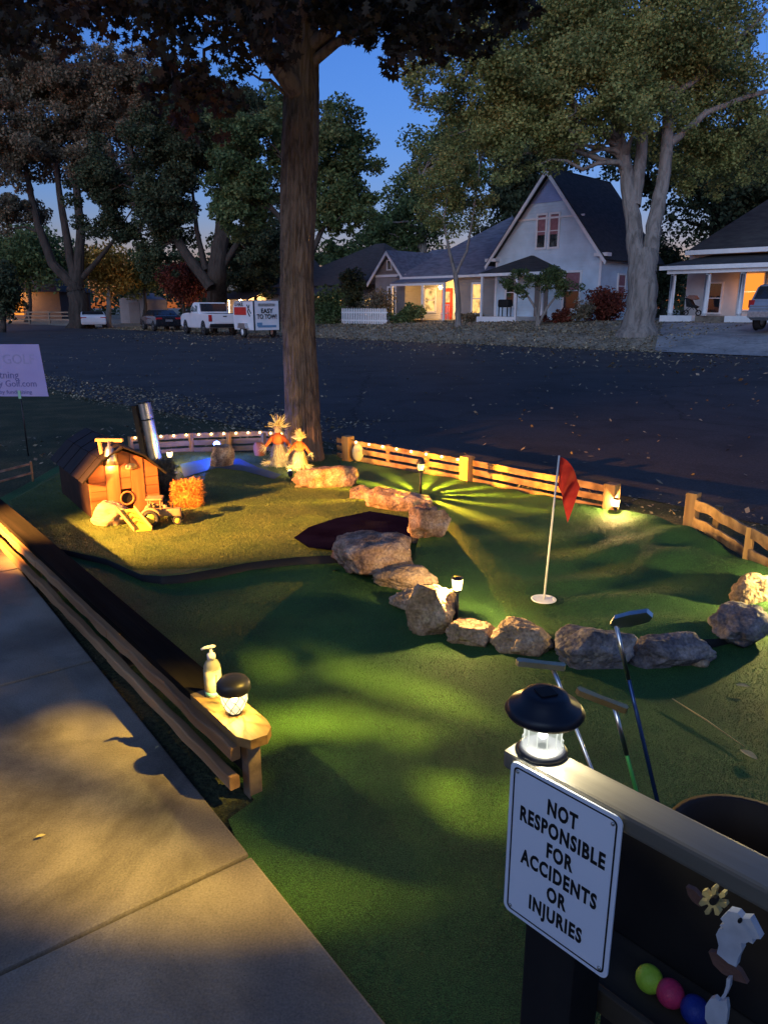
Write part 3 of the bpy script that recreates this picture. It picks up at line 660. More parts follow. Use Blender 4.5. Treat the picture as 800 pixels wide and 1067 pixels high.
# clear solar lamp on the rail
q = S2(.020, .038, ZT); lt = thing('solar_lamp', 'black solar cap lamp with glowing clear ribbed glass on the pale rail above the sign', 'garden lamp', q, 0); lt.scale = (.88, .88, .92)
mb = MB(); mb.lathe([(.040, .0), (.041, .004), (.034, .010)], 32); mb.build('base', M['blackplastic'], lt)
pr = [(.026, .008), (.031, .010), (.033, .018), (.029, .024), (.030, .045), (.034, .066)]
mb = MB(); nn_ = 48; vs = []; fs = []
for r, z in pr:
    for k in range(nn_): rr = r*(1+.035*(k % 4 < 2)); a = 2*PI*k/nn_; vs.append((rr*math.cos(a), rr*math.sin(a), z))
for i in range(len(pr)-1):
    for k in range(nn_): k2 = (k+1) % nn_; fs.append((i*nn_+k, i*nn_+k2, (i+1)*nn_+k2, (i+1)*nn_+k))
mb.add(vs, fs, False); mb.build('glass', emis('clear_glow', (.85, .92, .82), .16, tr=.6), lt)
mb = MB()
for k in range(12):
    a = 2*PI*k/12; mb.tube([(r*1.03*math.cos(a), r*1.03*math.sin(a), z) for r, z in pr[2:]], .0011, 5)
mb.build('glass_ribs', emis('rib_glow', (.9, .95, .85), .22, tr=.3), lt)
mb = MB(); mb.lathe([(.033, .064), (.060, .066), (.0635, .072), (.056, .082), (.040, .090), (.036, .099), (.026, .101), (0, .1015)], 40); mb.build('cap', M['blackplastic'], lt)
mb = MB(); mb.box((0, 0, .1030), (.028, .028, .002), .3); mb.build('solar_panel', M['black'], lt)
mb = MB(); mb.ball((0, 0, .030), .0075, 2); mb.build('bulb', emis('bulb_cool', (.95, 1, .9), 5), lt)
light('lamp_light', 'POINT', (0, 0, .05), 1.3, (1, .93, .66), .008, lt)
# golf balls on the shelf
for (px, py, c, nm) in ((678, 1004, (.38, .62, .05), 'yellow-green golf ball on the dark shelf, leftmost of the row'), (700, 1020, (.6, .04, .12), 'pinkish red golf ball on the dark shelf, between two others'), (726, 1037, (.02, .04, .25), 'dark blue golf ball on the dark shelf by the white tulip')):
    p = onpl(px, py, .185); mm = mat('ball_'+nm.split()[0].replace('-', '_'), [c], 40, .4, .5, 420, .002)
    o = MB().ball((0, 0, 0), .0213, 4).build('golf_ball', mm, loc=S2(p.x, p.y, .5975+.0213)); tag(o, nm, 'golf ball', 'golf balls on the shelf')
# cut-out decoration
def flat(name, pix, nn, th, mt, parent, org):
    P = [onpl(x, y, nn) for x, y in pix]
    mb = MB(); mb.prism([(p.x-org.x, p.z-org.z) for p in P], nn-org.y-th/2, nn-org.y+th/2); return mb.build(name, M[mt] if isinstance(mt, str) else mt, parent)
og = onpl(766, 1000, .10); rt = S2(og.x, og.y, og.z)
dc = thing('animal_cutout', 'white painted wooden animal cut-out with a long snout, standing above a brown leaf', 'ornament', rt, ROT2)
whit = mat('worn_white', [(.42, .43, .46), (.62, .63, .66)], 30, .7, .3, 60, .002)
def P_(x, y): return (650+x*150/800, 900+y*167/891)
flat('body', [P_(*p) for p in ((545, 292), (590, 250), (640, 262), (665, 290), (710, 292), (735, 340), (768, 405), (722, 403), (725, 432), (700, 420), (680, 432), (660, 425), (665, 470), (640, 520), (632, 560), (590, 540), (525, 485), (535, 440), (520, 380), (535, 350), (565, 345), (540, 330), (565, 318))], .10, .012, whit, dc, og)
flat('eye', [P_(643+12*math.cos(a), 316+14*math.sin(a)) for a in np.linspace(0, 2*PI, 9)[:-1]], .0925, .003, 'black', dc, og)
brn = mat('rust_leaf', [(.12, .06, .045), (.2, .1, .07)], 20, .8, .3)
def ornament(name, label, cat, parts, nn=.12):
    g0 = onpl(*parts[0][1][0], nn); t = thing(name, label, cat, S2(g0.x, g0.y, g0.z), ROT2)
    for nm, pix, m_, dn in parts: flat(nm, pix, nn+dn, .008, m_, t, g0)
    return t
yl = mat('flower_yellow', [(.42, .33, .13), (.52, .42, .18)], 20, .7, .2)
fl = []
for k in range(7):
    a = 2*PI*k/7+.3; fl += [P_(500+75*math.cos(a+d)*f, 202+78*math.sin(a+d)*f) for d, f in ((-.28, .45), (-.22, .95), (0, 1.08), (.22, .95), (.28, .45))]
ornament('flower_ornament', 'dull yellow wooden flower with a dark centre above the white animal', 'ornament', [('petals', fl, yl, 0), ('centre', [P_(500+23*math.cos(a), 202+23*math.sin(a)) for a in np.linspace(0, 2*PI, 9)[:-1]], 'black', -.008)])
ornament('leaf_ornament', 'small rust-brown wooden leaf left of the yellow flower', 'ornament', [('leaf', [P_(*p) for p in ((350, 120), (395, 140), (435, 185), (425, 230), (385, 200), (360, 165))], brn, 0)], .13)
ornament('leaf_ornament', 'rust-brown wooden leaf under the white animal', 'ornament', [('leaf', [P_(*p) for p in ((475, 480), (530, 490), (600, 550), (650, 590), (690, 660), (620, 640), (550, 600), (500, 550))], brn, 0)], .115)
ornament('tulip_ornament', 'pale blue-white wooden tulip on a curved stem, lower right corner', 'ornament', [('bloom', [P_(*p) for p in ((480, 745), (510, 735), (530, 755), (575, 750), (582, 800), (575, 870), (560, 930), (490, 925), (455, 850), (458, 780))], whit, 0), ('stem', [P_(*p) for p in ((575, 630), (597, 630), (592, 680), (570, 730), (550, 752), (535, 745), (560, 710), (572, 670))], whit, .006)], .10)
# barrel and clubs
bc = Vector((.80, 1.36, 0)); br = thing('barrel', 'dark wooden half barrel holding the golf clubs', 'barrel', bc)
brp = [(.15, 0), (.175, .1), (.188, .25), (.185, .40), (.175, .52), (.155, .52), (.165, .40), (.165, .06), (0, .05)]
mb = MB(); mb.lathe(brp, 40); mb.build('staves', mat('barrel_wood', [(.008, .005, .004), (.022, .014, .010)], 6, .7, .5, 20, .004, stretch=(1, 1, .1)), br)
for z in (.12, .44):
    mb = MB(); r0 = np.interp(z, [0, .1, .25, .4, .52], [.15, .175, .188, .185, .175]); mb.lathe([(r0-.002, z-.014), (r0+.004, z-.014), (r0+.004, z+.014), (r0-.002, z+.014)], 40); mb.build('hoop', M['darkmetal'], br)
def club(head, foot, label, shaft, headf, grip='blackplastic'):
    head = Vector(head); foot = Vector(foot); t = thing('golf_club', label, 'golf club', foot, 0, 'golf clubs standing in the barrel')
    d = head-foot; mb = MB(); mb.tube([d*.25, d*.6, d*.955], [.0055, .005, .0042], 10); mb.build('shaft', shaft, t)
    mb = MB(); mb.tube([(0, 0, 0), d*.26], [.011, .012], 10); mb.build('grip', M[grip], t)
    mb = MB(); mb.tube([d*.86, d*1.0], .0052, 10); mb.build('hosel', M['steel'], t)
    headf(t, d); return t
def putter_head(px, mt):
    def f(t, d):                          # px: direction of the blade
        ax_ = Vector(px).normalized(); up_ = Vector((0, 0, 1)); sd_ = ax_.cross(up_).normalized(); up_ = sd_.cross(ax_)
        R = Matrix((ax_, sd_, up_)).transposed().to_4x4(); T = Matrix.Translation(d+ax_*.028+Vector((0, 0, .008))) @ R
        mb = MB(); poly = [(-.052, -.012), (-.056, 0), (-.052, .012), (.0, .009), (.052, .013), (.058, .0), (.052, -.014), (0, -.012)]
        mb.prism([(a, c*.8) for a, c in poly], -.0065, .0065, 'Z', T); mb.build('head', mt, t)
    return f
def iron_head(t, d):
    mb = MB(); poly = [(-.012, 0), (0, -.008), (.03, .004), (.072, .034), (.078, .050), (.066, .064), (.03, .046), (-.004, .022)]
    R = Matrix.Rotation(-.45, 4, 'Z') @ Matrix.Rotation(.5, 4, 'X'); mb.prism(poly, -.006, .006, 'Y', Matrix.Translation(d) @ R); mb.build('head', M['steel'], t)
bluesh = mat('blue_shaft', [(.02, .05, .14)], 9, .25, 0, metal=.6); greensh = mat('green_shaft', [(.05, .3, .06)], 9, .35, 0, metal=.3)
club(PZ(641, 650, 1.66), (.76, 1.38, .06), 'iron club with a dark blue shaft, the tallest of the three', bluesh, iron_head)
club(PZ(640, 738, 1.60), (.72, 1.33, .06), 'short putter with a green shaft and worn brass head', greensh, putter_head((-.9, .3, .25), mat('brass', [(.3, .2, .08), (.45, .33, .16)], 20, .4, .1, metal=.8)))
club(PZ(576, 697, 1.70), (.70, 1.30, .06), 'silver putter with a long pale head behind the solar lamp', M['steel'], putter_head((-1, .15, .05), mat('old_nickel', [(.45, .44, .32), (.6, .58, .45)], 20, .35, .1, metal=.9)))

# ------------------------------------------------------------------ cup and flag
cp = G(566, 626, .07); zc = h_up(cp.x, cp.y)
t = thing('flagstick', 'thin white pole with a drooping red flag standing in the cup', 'flag', (cp.x, cp.y, zc), 0)
top = Vector((.035, 0, .83)); mb = MB(); mb.tube([(0, 0, -.03), top*.5, top], [.006, .0055, .005], 10); mb.build('pole', M['poleshaft'], t)
mb = MB(); W_, H_ = 12, 14; vs = []; fs = []
for j in range(H_+1):
    for i in range(W_+1):
        s_ = i/W_; q = j/H_
        x = .006+.115*s_*(1-.3*q); z = -.01-.16*q-.16*s_*s_*(1-.25*q)-.07*s_*q
        y = .022*math.sin(s_*9+q*2)*s_**.5-.012*s_
        vs.append(top+Vector((x-.045*s_*q*.6, y, z)))
for j in range(H_):
    for i in range(W_): fs.append((j*(W_+1)+i, j*(W_+1)+i+1, (j+1)*(W_+1)+i+1, (j+1)*(W_+1)+i))
mb.add(vs, fs, True); mb.build('flag', M['red'], t, fixn=False)
mb = MB(); mb.lathe([(.052, 0), (.068, .003), (.070, .006), (.062, .008), (.052, .004)], 32)
mb.lathe([(0, .0035), (.052, .0035)], 32); o = mb.build('cup', M['white'], loc=(cp.x, cp.y, zc+.012)); tag(o, 'white plastic cup ring set in the turf at the foot of the flag', 'golf cup')
# ------------------------------------------------------------------ barn
bw, bh, bd = .54, .35, 1.05
pf = Vector((-2.27, 5.54, .055)); fx = Vector((.82, .57, 0)).normalized(); rb = math.atan2(fx.y, fx.x)
t = thing('toy_barn', 'small orange-lit wooden barn with a round hole in its plank front', 'toy barn', pf, rb)
prof = [(0, 0), (bw, 0), (bw, bh), (bw*.80, bh+.09), (bw/2, bh+.17), (bw*.20, bh+.09), (0, bh)]
mb = MB(); mb.prism(prof, .022, bd); mb.build('walls', M['barnside_unlit'], t)
cols = [(.0, .13), (.13, .235), (.235, .325), (.325, .425), (.425, .54)]
def topz(x):
    return np.interp(x, [0, bw*.2, bw/2, bw*.8, bw], [bh, bh+.09, bh+.17, bh+.09, bh])
for i, (x0, x1) in enumerate(cols):
    horiz = i in (0, 2, 4); rows = 5 if horiz else 1; zt = min(topz(x0), topz(x1))
    zz = [j/rows*zt for j in range(rows+1)]
    for j in range(rows):
        last = j == rows-1; th = .012 if not horiz else .008
        mb = MB()
        if i == 2 and zz[j+1] > .06 and zz[j] < .20: zlo = max(zz[j], .205) if zz[j+1] > .21 else None
        else: zlo = zz[j]
        if zlo is None: continue
        p_ = [(x0+.002, zlo+.002), (x1-.002, zlo+.002)]+([(x1-.002, topz(x1)-.004), (x0+.002, topz(x0)-.004)] if last else [(x1-.002, zz[j+1]-.002), (x0+.002, zz[j+1]-.002)])
        if i == 2 and last: p_.insert(3, (bw/2, topz(bw/2)-.006))
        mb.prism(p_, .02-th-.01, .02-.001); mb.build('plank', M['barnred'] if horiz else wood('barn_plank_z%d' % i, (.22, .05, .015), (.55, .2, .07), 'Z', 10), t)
mb = MB(); R_ = Matrix.Translation((.28, .008, .13)) @ Matrix.Rotation(PI/2, 4, 'X')
mb.lathe([(.045, 0), (.058, 0), (.058, .014), (.045, .014)], 28, M=R_); mb.build('hole_ring', wood('ringw', (.3, .09, .03), (.5, .2, .08), 'X'), t)
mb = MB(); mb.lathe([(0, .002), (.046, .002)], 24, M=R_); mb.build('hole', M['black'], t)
mb = MB(); mb.lathe([(0, .0), (.045, .0), (.045, .012), (0, .012)], 20, M=Matrix.Translation((.33, .004, bh+.03)) @ Matrix.Rotation(PI/2, 4, 'X') @ Matrix.Diagonal((1, .6, 1, 1))); mb.build('loft_knob', M['burlap'], t)
for sgn in (0, 1):
    for seg in ((-.05, bh-.055, bw*.2, bh+.105), (bw*.2, bh+.105, bw/2, bh+.19)):
        x0, z0, x1, z1 = seg
        if sgn: x0, x1 = bw-x0, bw-x1
        mb = MB(); nx = Vector((-(z1-z0), 0, x1-x0)).normalized()*(.008 if not sgn else -.008)
        nx = nx if nx.z > 0 else -nx
        for k in range(9):
            ya = -.05+(bd+.1)*k/9; yb = ya+(bd+.1)/9-.006; dz = .004*(k % 2)
            vs = [(x0, ya, z0+dz), (x1, ya, z1+dz), (x1, yb, z1+dz), (x0, yb, z0+dz)]
            vs += [(v[0]+nx.x*1.6, v[1], v[2]+nx.z*1.6) for v in vs]
            mb.add(vs, [(0, 1, 2, 3), (7, 6, 5, 4), (0, 4, 5, 1), (1, 5, 6, 2), (2, 6, 7, 3), (3, 7, 4, 0)])
        mb.build('roof', M['roofwood'], t)
# post with hanging bell shade
pb = G(118, 535, .055); t = thing('barn_lamp', 'wooden pole with a hanging grey bell lamp in front of the toy barn', 'lamp', pb)
mb = MB(); mb.tube([(0, 0, 0), (-.02, 0, .30), (-.05, 0, .60)], [.022, .02, .018], 10); mb.build('pole', wood('polewood', (.4, .22, .09), (.65, .42, .2), 'Z'), t)
mb = MB(); mb.box((.04, -.03, .60), (.22, .03, .025), -.1, bev=.004); mb.build('arm', wood('polewood2', (.4, .22, .09), (.65, .42, .2), 'X'), t)
mb = MB(); mb.lathe([(.058, .41), (.050, .46), (.034, .53), (.026, .55), (.012, .56), (.008, .60)], 24, (.05, -.07, 0)); mb.build('bell_shade', M['galv'], t)
mb = MB(); mb.ball((.05, -.07, .46), .018, 2); mb.build('bulb', emis('bulb_barn', (1, .5, .15), 25), t)
light('lamp_light', 'POINT', (.05, -.07, .41), 9, (1, .45, .12), .015, t)
# stone, slide, disc
o = MB().bm(rock_bm(83, (.17, .12, .13), 4, 8, .7), Matrix.Rotation(.25, 4, 'Y')).build('rock', mat('sandstone', [(.3, .19, .12), (.5, .36, .24)], 6, .9, .8, 12, .02, stretch=(1, 1, 4)), loc=G(112, 548, .055)+Vector((0, .10, .06))); tag(o, 'humped tan layered stone in front of the barn, left of the yellow ramp', 'rock')
g = G(150, 553, .055); t = thing('ball_ramp', 'small yellow ramp with dark chevrons leading up to the barn hole', 'ramp', g)
tp = Vector((-.16, .12, .13)); sd_ = Vector((.05, .02, 0))
mb = MB(); vs = []
for p in (Vector((0, 0, .004)), tp):
    for s_ in (-1, 1): vs += [p+sd_*s_, p+sd_*s_-Vector((0, 0, .008))]
mb.add(vs, [(0, 2, 6, 4), (1, 5, 7, 3), (0, 4, 5, 1), (2, 3, 7, 6), (0, 1, 3, 2), (4, 6, 7, 5)]); mb.build('ramp_bed', M['yellow'], t)
for s_ in (-1, 1):
    mb = MB(); board(mb, sd_*s_*1.15+Vector((0, 0, .012)), tp+sd_*s_*1.15+Vector((0, 0, .012)), .03, .01, 0, 3); mb.build('side_rail', wood('rampside%d' % s_, (.3, .14, .05), (.5, .26, .1)), t)
mb = MB(); nrm = (tp.cross(sd_)).normalized(); nrm = nrm if nrm.z > 0 else -nrm
for k in range(3):
    c = tp*(.25+.22*k)+Vector((0, 0, .004))+nrm*.003; f = tp.normalized()
    vs = [c-sd_*.6, c+f*.03, c+sd_*.6, c+sd_*.6+f*.018, c+f*.048, c-sd_*.6+f*.018]
    mb.add(vs, [(0, 1, 4, 5), (1, 2, 3, 4)])
mb.build('chevrons', mat('chev', [(.25, .12, .02)], 9, .6, 0), t)
g = G(170, 540, .055); o = MB().bm(rock_bm(91, (.045, .035, .05), 3, 6, .4)).build('pumpkin', mat('pale_gourd', [(.65, .48, .2), (.75, .6, .3)], 9, .6, .2), loc=g+Vector((-.01, .06, .05))); tag(o, 'small pale gourd between the ramp and the toy tractor', 'gourd')
# tractor
g = G(172, 545, .055); t = thing('toy_tractor', 'dusty toy tractor with yellow rear wheels parked on the turf', 'toy tractor', g, .12)
def wheel(parent, x, y, r, wd, nm='wheel', rimm=None):
    w1 = thing0(nm, parent, (x, y, r)); Rm = Matrix.Rotation(PI/2, 4, 'X')
    mb = MB(); mb.lathe([(r*.6, -wd/2), (r*.92, -wd/2), (r, -wd*.3), (r, wd*.3), (r*.92, wd/2), (r*.6, wd/2)], 24, M=Rm); mb.build('tyre', M['rubber'], w1)
    mb = MB(); mb.lathe([(0, -wd*.38), (r*.28, -wd*.40), (r*.35, -wd*.2), (r*.55, -wd*.3), (r*.62, -wd*.45), (r*.62, wd*.45), (0, wd*.4)], 24, M=Rm); mb.build('rim', rimm or M['yellow'], w1)
def thing0(name, parent, loc, rz=0):
    o = bpy.data.objects.new(name, None); C.objects.link(o); o.parent = parent; o.location = loc; o.rotation_euler.z = rz; o.empty_display_size = .1; return o
for y in (-.075, .075): wheel(t, -.085, y, .062, .04)
for y in (-.055, .055): wheel(t, .105, y, .034, .025)
mb = MB(); mb.box((.045, 0, .088), (.17, .062, .06), 0, bev=.012); mb.box((-.06, 0, .075), (.12, .07, .05), 0, bev=.006); mb.box((.11, 0, .05), (.03, .10, .016)); mb.build('body', M['toygreen'], t)
mb = MB()
for x in (-.105, -.015):
    for y in (-.045, .045): mb.box((x, y, .145), (.009, .009, .10))
mb.box((-.06, 0, .20), (.125, .115, .014), 0, bev=.005); mb.box((-.06, -.045, .115), (.1, .008, .03)); mb.box((-.06, .045, .115), (.1, .008, .03)); mb.build('cab', M['toygreen'], t)
mb = MB()
for y in (-.075, .075): mb.tube([(-.085+.072*math.cos(a), y, .062+.072*math.sin(a)) for a in np.linspace(.2, PI-.3, 8)], .012, 6)
mb.build('fenders', M['toygreen'], t)
mb = MB(); mb.tube([(.07, .0, .115), (.07, 0, .16)], .005, 8); mb.build('exhaust', M['darkmetal'], t)
mb = MB(); mb.box((-.075, 0, .11), (.04, .05, .02)); mb.box((-.093, 0, .135), (.01, .05, .04)); mb.build('seat', M['rubber'], t)
# straw bales
def straw_pts(n, box, ln, bias=(0, 0, 0), wd=.003):
    c = rng.uniform(-1, 1, (n, 3))*np.array(box)/2
    d = rng.normal(0, 1, (n, 3))+np.array(bias); d /= np.linalg.norm(d, axis=1)[:, None]
    l = ln*(.5+rng.random(n))[:, None]; s = np.cross(d, rng.normal(0, 1, (n, 3))); s /= np.linalg.norm(s, axis=1)[:, None]; s *= wd/2
    V = np.zeros((n, 4, 3)); V[:, 0] = c-d*l/2-s; V[:, 1] = c-d*l/2+s; V[:, 2] = c+d*l/2+s*.6; V[:, 3] = c+d*l/2-s*.6; return V.reshape(-1, 3)
def bale(px, py, box, mt, label, rz, ln=.08, n=3000):
    g = G(px, py, .055); t = thing('straw_bale', label, 'straw bale', g, rz)
    bm = rock_bm(5, (box[0]*.5, box[1]*.5, box[2]*.5), 4, 4, .3); MB().bm(bm, Matrix.Translation((0, 0, box[2]*.47))).build('core', M[mt], t)
    npmesh('straw', straw_pts(n, box, ln)+np.array([0, 0, box[2]/2+.01]), 4, M[mt], t); return t
bale(196, 527, (.21, .17, .19), 'hayorange', 'shaggy orange straw bale beside the toy tractor', .1)
bale(172, 512, (.18, .2, .28), 'haygrey', 'grey-brown straw bale behind the orange one at the barn corner', .2)
# metal flue
g = G(163, 480, .055); t = thing('metal_pipe', 'leaning silver metal pipe with a cap standing behind the toy barn', 'pipe', g)
mb = MB(); mb.tube([(0, 0, 0), (-.075, 0, .62)], .065, 28, cap=False); mb.build('pipe', M['galv'], t)
mb = MB(); mb.tube([(-.076, 0, .62), (-.078, 0, .64)], .068, 28); mb.tube([(-.054, 0, .44), (-.056, 0, .455)], .0675, 28); mb.build('collar', M['darkmetal'], t)
mb = MB(); mb.box((-.12, .02, .31), (.05, .09, .6), 0, bev=.004, M=Matrix.Rotation(-.11, 4, 'Y')); mb.build('backing_board', M['blackwood'], t)
# ------------------------------------------------------------------ scarecrows
def cone_straw(n, c, r0, r1, z0, z1, ln, wd, up=.2):
    a = rng.uniform(0, 2*PI, n); q = rng.random(n); r = r0+(r1-r0)*q; z = z0+(z1-z0)*q
    p = np.c_[c[0]+r*np.cos(a), c[1]+r*np.sin(a), c[2]+z]
    d = np.c_[np.cos(a)*.35, np.sin(a)*.35, np.full(n, -1+up)]+rng.normal(0, .22, (n, 3)); d /= np.linalg.norm(d, axis=1)[:, None]
    s = np.c_[-np.sin(a), np.cos(a), np.zeros(n)]*wd/2; l = ln*(.6+.8*rng.random(n))[:, None]
    V = np.zeros((n, 4, 3)); V[:, 0] = p-s; V[:, 1] = p+s; V[:, 2] = p+d*l+s*.3; V[:, 3] = p+d*l-s*.3; return V.reshape(-1, 3)
def spray(n, c, dr, ln, wd, spread=.5):
    d = np.array(dr)[None]+rng.normal(0, spread, (n, 3)); d /= np.linalg.norm(d, axis=1)[:, None]; s = np.cross(d, rng.normal(0, 1, (n, 3))); s /= np.linalg.norm(s, axis=1)[:, None]; s *= wd/2
    p = np.array(c)[None]+rng.normal(0, .006, (n, 3)); l = ln*(.5+.7*rng.random(n))[:, None]
    V = np.zeros((n, 4, 3)); V[:, 0] = p-s; V[:, 1] = p+s; V[:, 2] = p+d*l+s*.4; V[:, 3] = p+d*l-s*.4; return V.reshape(-1, 3)
def scarecrow(g, h, label, hat):
    t = thing('scarecrow', label, 'scarecrow', g, 0, 'straw figures at the foot of the big tree'); k = h/.55
    mb = MB(); mb.lathe([(.095*k, 0), (.10*k, .08*k), (.085*k, .2*k), (.06*k, .28*k)], 18); mb.build('skirt', M['burlap'], t)
    npmesh('skirt_straw', cone_straw(420, (0, 0, 0), .1*k, .06*k, .04*k, .28*k, .11*k, .008), 4, M['straw'], t)
    mb = MB(); mb.lathe([(.055*k, .26*k), (.075*k, .31*k), (.072*k, .37*k), (.035*k, .41*k), (.02*k, .42*k)], 16); mb.build('vest', M['orangecloth'], t)
    mb = MB(); mb.ball((0, 0, .455*k), .048*k, 3, (1, .95, 1.1)); mb.build('head', M['burlap'], t)
    for s_ in (-1, 1):
        mb = MB(); mb.tube([(s_*.05*k, 0, .375*k), (s_*.11*k, -.03, .31*k), (s_*.15*k, -.045, .25*k)], [.026*k, .024*k, .02*k], 8); mb.build('sleeve', M['orangecloth'], t)
        npmesh('straw_hand', spray(26, (s_*.15*k, -.045, .255*k), (s_*.6, -.3, -.8), .09*k, .008), 4, M['straw'], t)
        npmesh('straw_foot', spray(30, (s_*.10*k, -.05, .06*k), (s_*1.0, -.5, -.15), .10*k, .009, .35), 4, M['straw'], t)
    if hat:
        mb = MB(); mb.lathe([(.11*k, .47*k), (.10*k, .48*k), (.05*k, .49*k), (.045*k, .54*k), (.0, .55*k)], 20); mb.build('hat', M['straw'], t)
    npmesh('hair', spray(130, (0, 0, .49*k), (0, .1, .6), .15*k if not hat else .09*k, .01, .8), 4, M['straw'], t)
scarecrow(G(291, 488, .055)+Vector((-.02, .14, 0)), .46, 'taller straw doll in an orange vest with wild corn-husk hair', False)
scarecrow(G(309, 490, .055)+Vector((.03, .04, 0)), .39, 'shorter straw doll in an orange vest and straw hat beside the rock', True)
g = G(303, 498, .055); t = thing('spot_light', 'small black ground spotlight shining on the straw dolls', 'spotlight', g)
mb = MB(); mb.tube([(0, .0, .02), (-.01, .04, .045)], [.016, .03], 14); mb.tube([(0, 0, 0), (0, 0, .03)], .006, 8); mb.build('housing', M['blackplastic'], t)
mb = MB(); mb.lathe([(0, 0), (.026, 0)], 16, M=Matrix.Translation((-.011, .044, .048)) @ Vector((-.01, .04, .025)).to_track_quat('Z', 'Y').to_matrix().to_4x4()); mb.build('lens', emis('spot_lens', (1, .75, .3), 30), t)
light('lamp_light', 'SPOT', (-.014, .055, .056), 5, (1, .7, .28), .012, t, angle=2.6, blend=.9).rotation_euler = Vector((-.02, .12, .11)).to_track_quat('-Z', 'Y').to_euler()
# blue lamp on the boulder
g = PZ(226, 463, 8.02); t = thing('spot_light', 'small round blue spotlight on the upright boulder', 'spotlight', g)
mb = MB(); mb.ball((0, 0, 0), .034, 3); mb.build('lens', emis('blue_lens', (.08, .2, 1), 16), t)
mb = MB(); mb.tube([(0, .03, -.02), (0, .04, .02)], .025, 12); mb.build('housing', M['blackplastic'], t)
light('lamp_light', 'POINT', (0, -.07, .03), 6, (.03, .12, 1), .02, t)
# painted egg-like stone
g = G(373, 481, .03); t = thing('painted_egg', 'upright pale oval ornament with a painted face, leaning on the back fence', 'ornament', g)
mb = MB(); mb.ball((0, 0, .10), .10, 3, (.62, .4, 1)); mb.build('shell', mat('egg_shell', [(.5, .42, .3), (.62, .54, .42)], 6, .6, .1), t)
mb = MB(); mb.ball((0, -.012, .13), .055, 3, (.7, .6, .6)); mb.build('painted_patch', mat('egg_patch', [(.3, .27, .33), (.55, .42, .34)], 40, .6, 0), t)
g = G(271, 476, .03); o = MB().bm(rock_bm(99, (.07, .05, .11), 3, 6, .6)).build('pot_shard', mat('terracotta', [(.25, .09, .05), (.35, .14, .08)], 9, .8, .2), loc=g+Vector((0, -.03, .09))); tag(o, 'reddish rounded pot against the back fence left of the straw dolls', 'pot')
# string lights
def string(name, label, pts, nb, z=.262):
    base = Vector(pts[0]); t = thing(name, label, 'string lights', base)
    P = [Vector(p)-base for p in pts]; L_ = [0]
    for i in range(len(P)-1): L_.append(L_[-1]+(P[i+1]-P[i]).length)
    def at(d):
        i = max(k for k in range(len(P)-1) if L_[k] <= d+1e-6); return P[i].lerp(P[i+1], (d-L_[i])/(L_[i+1]-L_[i]))
    ps = []
    for k in range(nb*4+1):
        p = at(L_[-1]*k/(nb*4)); ps.append(p+Vector((-.008, -.03, z-.010*math.sin(PI*(k % 4)/4))))
    mb = MB(); mb.tube(ps, .0028, 6); mb.build('wire', M['blackplastic'], t)
    m0 = None
    for k in range(nb):
        p = at(L_[-1]*(k+.5)/nb)+Vector((-.008, -.034, z-.022))
        if m0 is None:
            mb = MB(); mb.ball((0, 0, 0), .0105, 2); m0 = mb.build('bulb', emis('string_bulb', (1, .55, .16), 9), t); m0.location = p
        else: c = m0.copy(); C.objects.link(c); c.parent = t; c.location = p
    return t
string('string_lights', 'string of small warm bulbs along the right stretch of back fence', [line[0], line[1], line[4]], 9)
string('string_lights', 'string of small warm bulbs along the curved left stretch of fence', lf, 14)
# lawn sign
g = G(24, 500); g = Vector((-4.15, 7.6, 0))
bl = PZ(-40, 413, 8.3); brr = PZ(51, 413, 8.3); tl = PZ(47, 358, 8.3)
t = thing('yard_sign', 'white hand-lettered yard sign on a thin stake at the left edge', 'sign', (brr.x, brr.y, 0), 0)
wS = .95; hS = tl.z-brr.z
mb = MB(); mb.prism([(-wS, brr.z), (0, brr.z), (-.04, brr.z+hS), (-wS, brr.z+hS)], -.004, .004); mb.build('board', mat('sign_board', [(.30, .27, .52), (.36, .33, .58)], 3, .7, 0), t)
ink = mat('faded_ink', [(.12, .12, .3)], 3, .7, 0)
text('Lightning', .115, ink, t, (-.50, -.006, brr.z+.20), 'lettering', .95)
text('My Golf.com', .10, ink, t, (-.36, -.006, brr.z+.11), 'lettering', .95)
text('by fundraising', .06, ink, t, (-.36, -.006, brr.z+.03), 'lettering', 1.1)
text('MINI GOLF', .15, mat('outline_ink', [(.3, .29, .5)], 3, .7, 0), t, (-.45, -.006, brr.z+.36), 'lettering', .95)
mb = MB(); mb.tube([(-.32, .012, 0), (-.32, .012, brr.z+.1)], .008, 8); mb.build('stake', M['darkmetal'], t)
mb = MB(); mb.box((-.32, -.008, brr.z+.02), (.03, .006, .09)); mb.build('clip', mat('clip_green', [(.25, .5, .35)], 3, .5, 0), t)
